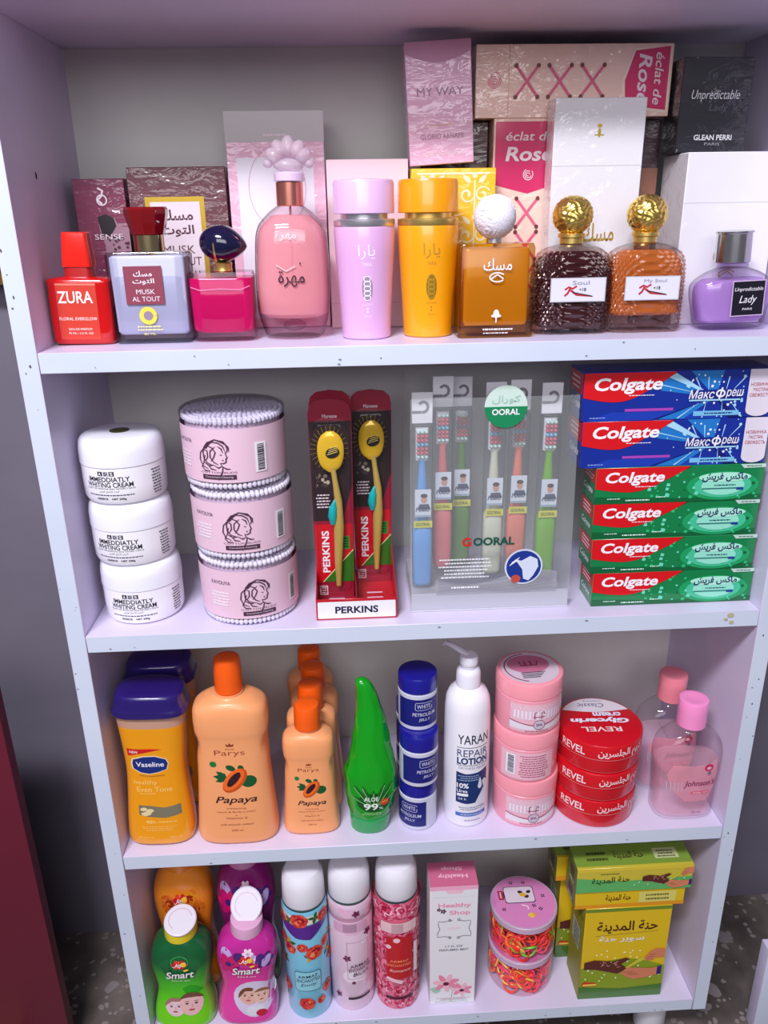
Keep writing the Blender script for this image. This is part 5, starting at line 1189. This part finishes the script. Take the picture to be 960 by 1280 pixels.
def art_blue(d, H):
    gn = P((40, 96, 40), .35); ye = P((214, 160, 50), .35); rg = random.Random(31)
    d.rect(-.060, H * .705, .060, H * .762, P((236, 226, 214), .35), 1)
    pts = [(-.05, H * .70), (-.03, H * .655), (-.012, H * .61), (.008, H * .60), (.024, H * .655), (.046, H * .70)]; d.poly(pts, P((86, 30, 140), .3, 0, .4), 3)
    d.rect(-.062, H * .640, .062, H * .70, P((96, 36, 150), .3, 0, .4), 2) if False else None
    for i in range(16):
        x_ = rg.uniform(-.05, .05); z_ = rg.choice((rg.uniform(.10, .18), rg.uniform(.46, .58), rg.uniform(.71, .75), rg.uniform(.2, .6))) * H
        if abs(x_) < .020 and H * .22 < z_ < H * .44: continue
        for a_ in range(4): leaf(d, x_, z_, .010, .005, a_ * 1.6 + i, rg.choice((gn, ye, gn)), 2)
    for i, (x_, z_, r_) in enumerate(((-.006, .735, .013), (-.022, .52, .010), (.012, .50, .013), (-.004, .545, .008), (.030, .54, .009), (-.002, .125, .012), (.030, .20, .010), (-.034, .22, .011), (.028, .735, .010), (-.036, .72, .010), (-.034, .58, .009), (.040, .40, .008), (-.040, .4, .008), (.018, .13, .007))): rose(d, x_, H * z_, r_, RS, 3, i)
    d.poly([(q[0] + .001, q[1] + H * .30) for q in rr(.0175, .0175, .004)], P((84, 128, 140)), 6); d.poly([(q[0] + .001, q[1] + H * .30) for q in rr(.0165, .0165, .004)], P((150, 214, 230), .35), 7)
    title(d, H, .001, H * .305, P((40, 36, 60)), 'Emily')
def art_blush(d, H):
    rg = random.Random(17); pl = P((240, 190, 220), .35)
    for i in range(10): d.ell(rg.uniform(-.04, .04), rg.uniform(.05, .74) * H, rg.uniform(.006, .014), rg.uniform(.005, .012), (pl, P((244, 226, 240), .35))[i % 2], 1, 14, i)
    d.rect(-.05, H * .675, .05, H * .700, P((206, 150, 180), .3), 3); d.rrect(-.024, H * .600, .024, H * .665, .002, P((226, 176, 206), .25, 0, .5), 3); d.rect(-.010, H * .605, .008, H * .660, P((206, 160, 190), .2, .3), 4)
    for x_, z_, r_ in ((.008, .73, .0055), (-.006, .41, .0055), (.024, .575, .006), (-.020, .12, .005), (.002, .225, .003)): flower(d, x_, H * z_, r_, P((120, 40, 86), .4), P((80, 20, 60)), 4, 5, x_ * 90)
    d.frame(-.006, H * .255, .024, H * .53, .0005, P((200, 160, 190)), 5); title(d, H, .011, H * .325, P((70, 40, 70)), 'Blush', .031)
    d.rect(-.006, H * .095, .026, H * .112, P((50, 36, 50)), 4)
def art_red(d, H):
    c = [P((206, 30, 84), .35, 0, .3), P((240, 130, 160), .35, 0, .3), P((170, 16, 60), .35), P((248, 200, 214), .35), P((220, 70, 110), .35)]; rg = random.Random(23); i = 0
    for z_ in (.07, .16, .25, .34, .43, .52, .60, .725, .75):
        for x_ in (-.050, -.032, -.014, .004, .022, .040, .056): i += 1; rose(d, x_ + rg.uniform(-.004, .004), H * z_ + rg.uniform(-.004, .004), .0125 + rg.uniform(-.002, .002), c, 1 + i % 2, i)
    d.rrect(-.022, H * .600, .024, H * .670, .002, P((240, 200, 206), .25, 0, .5), 9); d.rect(-.008, H * .605, .006, H * .665, P((226, 184, 190), .2, .3), 10)
    d.rect(-.015, H * .26, .018, H * .57, P((196, 20, 34), .3, 0, .4), 9); og = P((250, 150, 110))
    d.text('ARMAF', .001, H * .395, .0040, og, .023, 11, .01); d.text('ENCHANTED', .001, H * .365, .0046, og, .029, 11, .01); d.text('Romance', .002, H * .325, .0050, P((250, 210, 200)), .026, 11, 0, .3)
    d.ell(-.002, H * .55, .0042, .0042, c[3], 11, 12); d.ell(-.012, H * .50, .0036, .0036, c[3], 11, 12); d.rect(-.016, H * .105, .018, H * .125, P((90, 14, 50)), 11); d.rect(.020, H * .28, .026, H * .50, P((246, 226, 232)), 9); d.poly([(-.016, H * .255), (.004, H * .22), (.006, H * .245), (-.014, H * .275)], c[3], 10)
spray('sky blue body spray with red roses, purple band and white dome cap', 0.2137, 0.0360, .2440, (130, 206, 234), art_blue, None)
spray('pale pink body spray with dark petals and white dome cap', 0.2740, 0.0440, .2430, (238, 208, 228), art_blush, None)
spray('crimson rose patterned body spray with a red label and white dome cap', 0.3370, 0.0415, .2440, (222, 110, 140), art_red, None)
# tall white and pink carton
def f(d, w, h):
    pk = P((240, 158, 186), .45); lp = P((250, 196, 214), .45); gy = P((110, 116, 122), .45)
    d.rect(-w, h - .006, w, h, P((246, 176, 204), .4), 1); d.poly([(-.012, h - .006), (.014, h - .006), (.010, h - .012), (-.008, h - .012)], lp, 1); d.line([(-w + .004, h - .018), (w - .004, h - .018)], .0004, P((200, 204, 206)), 1)
    d.text('Healthy', .001, h - .033, .0095, pk, .044, 2, .025); d.text('Shop', .008, h - .046, .0095, pk, .028, 2, .025); flower(d, -.014, h - .042, .004, P((60, 50, 56)), pk, 2, 5); flower(d, -.020, h - .039, .003, P((60, 50, 56)), pk, 2, 5)
    for sx in (-1, 1):
        d.line([(.001 + sx * .004, h - .0585), (.001 + sx * .014, h - .0605), (.001 + sx * .0215, h - .0595), (.001 + sx * .0215, h - .066), (.001 + sx * .0195, h - .0735), (.001 + sx * .0225, h - .081), (.001 + sx * .0225, h - .0875), (.001 + sx * .014, h - .0865), (.001 + sx * .004, h - .0885)], .0009, gy, 2)
        swirl(d, .001 + sx * .006, h - .0575, .0028, gy, .0009, 1.2, 0, 2, sx); swirl(d, .001 + sx * .006, h - .0895, .0028, gy, .0009, 1.2, 3, 2, sx)
    d.text('LUXURY', .001, h - .072, .0042, lp, .018, 2); d.text('ΕΧΤRΑ'[:0] + '1.7 FL OZ', .001, h - .105, .0034, gy, .024, 2, .01); d.text('PERFUMED MIST', .001, h - .1115, .0036, gy, .040, 2, .01)
    for cx, cz, r in ((-.009, .041, .019), (.013, .027, .015)):
        for i in range(7): a = i * .9 + .3; d.ell(cx + r * .5 * cos(a), cz + r * .42 * sin(a), r * .5, r * .2, (P((240, 140, 170), .45), P((248, 190, 206), .45))[i % 2], 3 + i % 2, 14, a)
        d.ell(cx, cz - .001, r * .22, r * .18, P((90, 20, 60)), 6, 10)
    leaf(d, -.016, .026, .016, .012, pi * .9, P((170, 206, 190)), 2); d.line([(-.002, .004), (.0, .026), (-.006, .036)], .0009, P((150, 180, 150)), 2); d.small(.001, .008, .052, .010, 3, P((190, 206, 200)), 2, 5); d.text('nourish & bloom', .001, .011, .0034, pk, .034, 4)
def ft(d, w, dep):
    d.rect(-w, 0, w, dep, P((214, 110, 146), .4), 1); pl = P((250, 200, 216)); d.text('Healthy', 0, dep * .42, .0085, pl, .040, 2, .02, 0, 0, True); d.text('Shop', 0, dep * .72, .0080, pl, .028, 2, .02, 0, 0, True)
carton('body_mist_box', 'tall white and pink carton printed with pink flowers', 'carton', .3800, .4435, .0166, .042, Z4, .2136, P((238, 236, 240), .45), f, None, ft)
# jars of hair bands
BC = [(252, 70, 60), (255, 120, 40), (255, 70, 120), (250, 220, 90), (255, 150, 60), (120, 220, 60), (250, 40, 40)]
BN = ['red', 'orange', 'hot pink', 'yellow', 'light orange', 'lime green', 'scarlet']
BMAT = [P(c, .5, sss=0.0) for c in BC]
def hair_jar(label, x, y, z, which, lid_print):
    t = thing('hair_band_jar', label, 'jar', (x, y, z), 0, 0, 'clear jars of neon hair bands')
    G().lathe([(.040, 0), (.0455, .0010), (.0460, .003), (.0460, .0520), (.0440, .0535)], 64).done('jar', GL((252, 244, 246), 1.4, 0.03), t)
    G().lathe([(.0458, .0536), (.0468, .0542), (.0468, .0625), (.0460, .0635), (.020, .0637)], 64).done('lid', LQ((226, 196, 222), 0.75, 0.25, (240, 220, 236)), t)
    d = D(); d.ell(0, 0, .0440, .0440, P((226, 140, 196), .3, 0, .4), 1, 44)
    if lid_print:
        ik = P((70, 30, 66)); wl = P((246, 236, 240)); d.poly([(q[0] - .004, q[1] + .012) for q in rr(.0215, .0145, .004)], ik, 2); d.poly([(q[0] - .004, q[1] + .012) for q in rr(.0205, .0135, .004)], P((232, 214, 228)), 3)
        d.rect(-.034, .004, -.0265, .020, P((170, 50, 80)), 3); d.rect(-.0315, .0065, -.0295, .0175, P((240, 190, 200)), 4); d.rect(-.0265, .007, -.0245, .017, ik, 4)
        for q in ((-.002, .016), (.006, .008), (.010, .016)): d.ell(q[0], q[1], .0035, .0026, P((60, 40, 50)), 4, 12, q[0] * 50)
        d.ell(.001, .011, .0050, .0034, P((230, 180, 60)), 5, 12); d.line([(-.004, -.006), (.004, -.009), (.004, -.014)], .0018, wl, 3); d.ell(.006, -.024, .0050, .0042, P((240, 200, 90)), 3, 14); d.ell(.011, -.0235, .0026, .0020, P((250, 160, 60)), 4, 10)
        for q in ((-.012, .033), (.006, .033), (.029, .008), (.021, -.014), (-.03, -.012), (.013, -.008)): flower(d, q[0], q[1], .0030, ik, P((240, 190, 210)), 3, 4, q[0] * 80)
    d.done('lid_print', t, on_top(.0637))
    return t
hair_jar('lower clear jar of neon hair bands under the lidded one', 0.5168, 0.0650, Z4, 0, False)
hair_jar('upper clear jar of neon hair bands with a pink picture lid', 0.5178, 0.0655, Z4 + .0640, 1, True)
rg = random.Random(77); shapes = []
for s_ in range(4):
    g = G(); a_ = s_ * 1.3
    g.torus(.0118, .00155, (0, 0, 0), None, 22, 6, 0, .50 + .15 * s_, lambda a, a_=a_: .0025 * sin(2 * a + a_)); shapes.append(g)
meshes = {}
for ci, m in enumerate(BMAT):
    for si, g in enumerate(shapes):
        o = g.done('hair_band', m); meshes[ci, si] = o.data; bpy.data.objects.remove(o)
for ji, (jx, jy, jz, jn) in enumerate(((0.5168, 0.0650, Z4, 'lower'), (0.5178, 0.0655, Z4 + .0640, 'upper'))):
    for i in range(84):
        inner = i >= 60
        th = rg.uniform(-1.9, 1.9) if not inner else rg.uniform(-3.1, 3.1)
        r = rg.uniform(.0380, .0420) if not inner else rg.uniform(.010, .030)
        zz = rg.uniform(.0125, .0415)
        ci = rg.choice((0, 1, 2, 6, 4, 1, 2, 0, 3, 6, 5) if ji else (2, 0, 2, 1, 6, 2, 4, 3, 0, 2)); si = rg.randrange(4)
        o = bpy.data.objects.new('hair_band', meshes[ci, si]); C.objects.link(o)
        o.matrix_world = Matrix.Translation((jx + r * sin(th), jy - r * cos(th), jz + zz)) @ Matrix.Rotation(th, 4, 'Z') @ Matrix.Rotation(pi / 2 + rg.uniform(-.20, .20), 4, 'X') @ Matrix.Rotation(rg.uniform(0, 6.28), 4, 'Z')
        tag(o, '%s elastic hair band inside the %s clear jar' % (BN[ci], jn), 'hair band', '%s hair bands in the %s jar' % (BN[ci], jn))
# henna boxes
YH = P((226, 190, 24), 0.35, 0, 0.4); GH = P((120, 150, 30), .4, 0, .4); SK = P((214, 130, 96), .45); HN = P((92, 40, 32), .45); IN = P((70, 20, 24), .4)
def hands(d, cx, cz, s, L=4):
    n = P((46, 34, 22))
    d.poly([(cx - .050 * s, cz + .010 * s), (cx - .036 * s, cz + .014 * s), (cx - .010 * s, cz + .010 * s), (cx + .008 * s, cz + .016 * s), (cx + .014 * s, cz + .013 * s), (cx + .002 * s, cz + .004 * s), (cx + .012 * s, cz - .004 * s), (cx - .002 * s, cz - .014 * s), (cx - .014 * s, cz - .010 * s), (cx - .034 * s, cz - .004 * s), (cx - .050 * s, cz - .003 * s)], HN, L)
    rg = random.Random(2)
    for i in range(16): x_ = cx + rg.uniform(-.044, -.002) * s; z_ = cz + rg.uniform(-.004, .010) * s; d.line([(x_, z_), (x_ + rg.uniform(-.006, .008) * s, z_ + rg.uniform(-.004, .004) * s)], .0009 * s, P((214, 160, 130)), L + 1)
    d.poly([(cx + .058 * s, cz - .004 * s), (cx + .044 * s, cz - .006 * s), (cx + .026 * s, cz - .004 * s), (cx + .012 * s, cz - .002 * s), (cx + .002 * s, cz - .012 * s), (cx + .010 * s, cz - .020 * s), (cx + .022 * s, cz - .026 * s), (cx + .040 * s, cz - .023 * s), (cx + .058 * s, cz - .018 * s)], SK, L + 2)
    for i in range(3): d.line([(cx + (.006 + .004 * i) * s, cz - (.011 + .003 * i) * s), (cx + (.020 + .004 * i) * s, cz - (.010 + .003 * i) * s)], .0007 * s, P((150, 76, 56)), L + 3)
    d.poly([(cx + .054 * s, cz - .0035 * s), (cx + .060 * s, cz - .002 * s), (cx + .060 * s, cz - .018 * s), (cx + .054 * s, cz - .0185 * s)], P((50, 30, 120)), L + 3)
    d.poly([(cx + .062 * s, cz + .030 * s), (cx + .048 * s, cz + .031 * s), (cx + .040 * s, cz + .024 * s), (cx + .034 * s, cz + .014 * s), (cx + .038 * s, cz + .008 * s), (cx + .046 * s, cz + .010 * s), (cx + .050 * s, cz + .014 * s), (cx + .062 * s, cz + .014 * s)], SK, L + 2)
    for i in range(3): d.line([(cx + (.036 + .002 * i) * s, cz + (.012 + .004 * i) * s), (cx + (.046 + .002 * i) * s, cz + (.013 + .004 * i) * s)], .0007 * s, P((150, 76, 56)), L + 3)
    d.poly([(cx + .008 * s, cz - .003 * s), (cx + .030 * s, cz + .016 * s), (cx + .036 * s, cz + .012 * s), (cx + .012 * s, cz - .004 * s)], P((206, 200, 60)), L + 1)
def hen_big(d, w, h):
    n = 12; d.poly([(-w, 0), (w, 0), (w, h * .34)] + [(w - 2 * w * i / n, h * (.34 + .10 * sin(i / n * 3.1))) for i in range(n + 1)], P((140, 160, 30), .35, 0, .4), 1); d.poly([(-w, 0), (w, 0), (w, h * .13), (0, h * .10), (-w, h * .14)], P((70, 120, 40), .35, 0, .4), 2)
    d.rect(-w, h * .965, w, h, P((110, 140, 40), .35), 2)
    d.text(arabic('حنة المدينة'), .000, h * .795, .0215, IN, .083, 3, .016); d.line([(-.043, h * .705), (.043, h * .735)], .0004, IN, 2); d.text(arabic('سوبر حنة'), -.006, h * .665, .0125, WHITE, .062, 3, .012)
    rg = random.Random(9)
    for i in range(40): x_ = rg.uniform(-w + .006, w - .006); z_ = h * rg.uniform(.20, .54); d.ell(x_, z_, .0013, .0013, P((250, 250, 210)), 3, 8)
    hands(d, -.005, h * .36, .99); d.poly([(-w + .003, h * .17), (-w + .006, h * .20), (-w + .022, h * .185), (-w + .026, h * .15), (-w + .004, h * .145)], P((206, 60, 30)), 3); d.rect(-w + .005, h * .155, -w + .024, h * .172, P((250, 220, 90)), 4)
def hen_side(d, dep, h):
    d.rect(-dep, 0, 0, h, P((150, 150, 40), .45), 1); d.rect(-dep * .8, h * .45, -dep * .25, h * .68, P((190, 200, 190)), 2); d.small(-dep * .5, h * .56, dep * .45, h * .2, 5, P((60, 70, 50)), 3, 3); d.text(arabic('حنة المدينة'), -dep * .5, h * .85, .010, IN, dep * .8, 3, .01)
hb1 = carton('henna_box', 'large yellow henna box with painted hands, right of the hair band jars', 'henna box', .5885, .7060, .0114, .0567, Z4, .1660, YH, hen_big, hen_side, None, 'large henna boxes')
def hen_flat(d, w, h):
    d.rect(-w, 0, w, h * .2, P((226, 150, 30), .4), 1); d.text(arabic('حنة المدينة'), -.016, h * .55, h * .42, IN, .034, 3, .012); d.rect(.012, h * .22, .062, h * .82, P((220, 210, 110), .4), 2); d.small(.037, h * .52, .042, h * .45, 2, P((120, 110, 40)), 3, 4)
def hen_green(d, w, h):
    d.poly([(-w, 0), (w, 0), (w, h * .5), (-w * .2, h * .42), (-w, h * .62)], P((96, 180, 100), .35, 0, .4), 1); d.rect(-w, h * .86, w, h, P((220, 196, 60), .35), 2); d.text(arabic('حنة المدينة'), -.032, h * .48, h * .30, P((40, 40, 24)), .050, 3, .012, 0, .04); d.small(-.034, h * .76, .026, .003, 1, P((90, 80, 30)), 3, 6); hands(d, .040, h * .44, .60)
    for i in range(12): d.ell(.0 + i * .006, h * (.25 + .1 * (i % 3)), .0009, .0009, WHITE, 3, 7)
def hen_top(d, w, dep):
    d.rect(-w, dep * .1, w, dep, P((130, 160, 60), .35, 0, .4), 1); d.text(arabic('حنة المدينة'), -.004, dep * .5, dep * .36, IN, .040, 3, .01); d.small(-.046, dep * .5, .034, dep * .5, 2, P((60, 70, 30)), 3, 4); d.rect(.030, dep * .3, .062, dep * .75, P((200, 206, 150)), 2); d.small(.046, dep * .5, .028, dep * .35, 3, P((80, 90, 50)), 3, 7)
def end_side(d, dep, h): d.rect(-dep, 0, 0, h, P((110, 130, 50), .45), 1); d.rect(-dep * .7, h * .3, -dep * .3, h * .75, P((70, 50, 60)), 2); d.small(-dep * .5, h * .15, dep * .5, h * .15, 1, WHITE, 2, 3)
carton('henna_box', 'flat yellow henna box lying on the large henna box, under the green one', 'henna box', .5725, .7200, .0125, .044, Z4 + .1665, .0300, YH, hen_flat, end_side, None)
carton('henna_box', 'flat green henna box on top of the henna stack, hands at its right end', 'henna box', .5715, .7255, .0100, .040, Z4 + .1970, .0400, P((206, 190, 60), .35, 0, .4), hen_green, end_side, hen_top)
carton('henna_box', 'large yellow henna box standing behind the front large one', 'henna box', .5735, .6900, .0800, .0560, Z4, .1660, YH, hen_big, hen_side, None, 'large henna boxes')
carton('henna_box', 'flat yellow henna box lying on the rear large henna box', 'henna box', .5600, .7070, .0620, .044, Z4 + .1665, .0400, YH, hen_flat, end_side, hen_top)
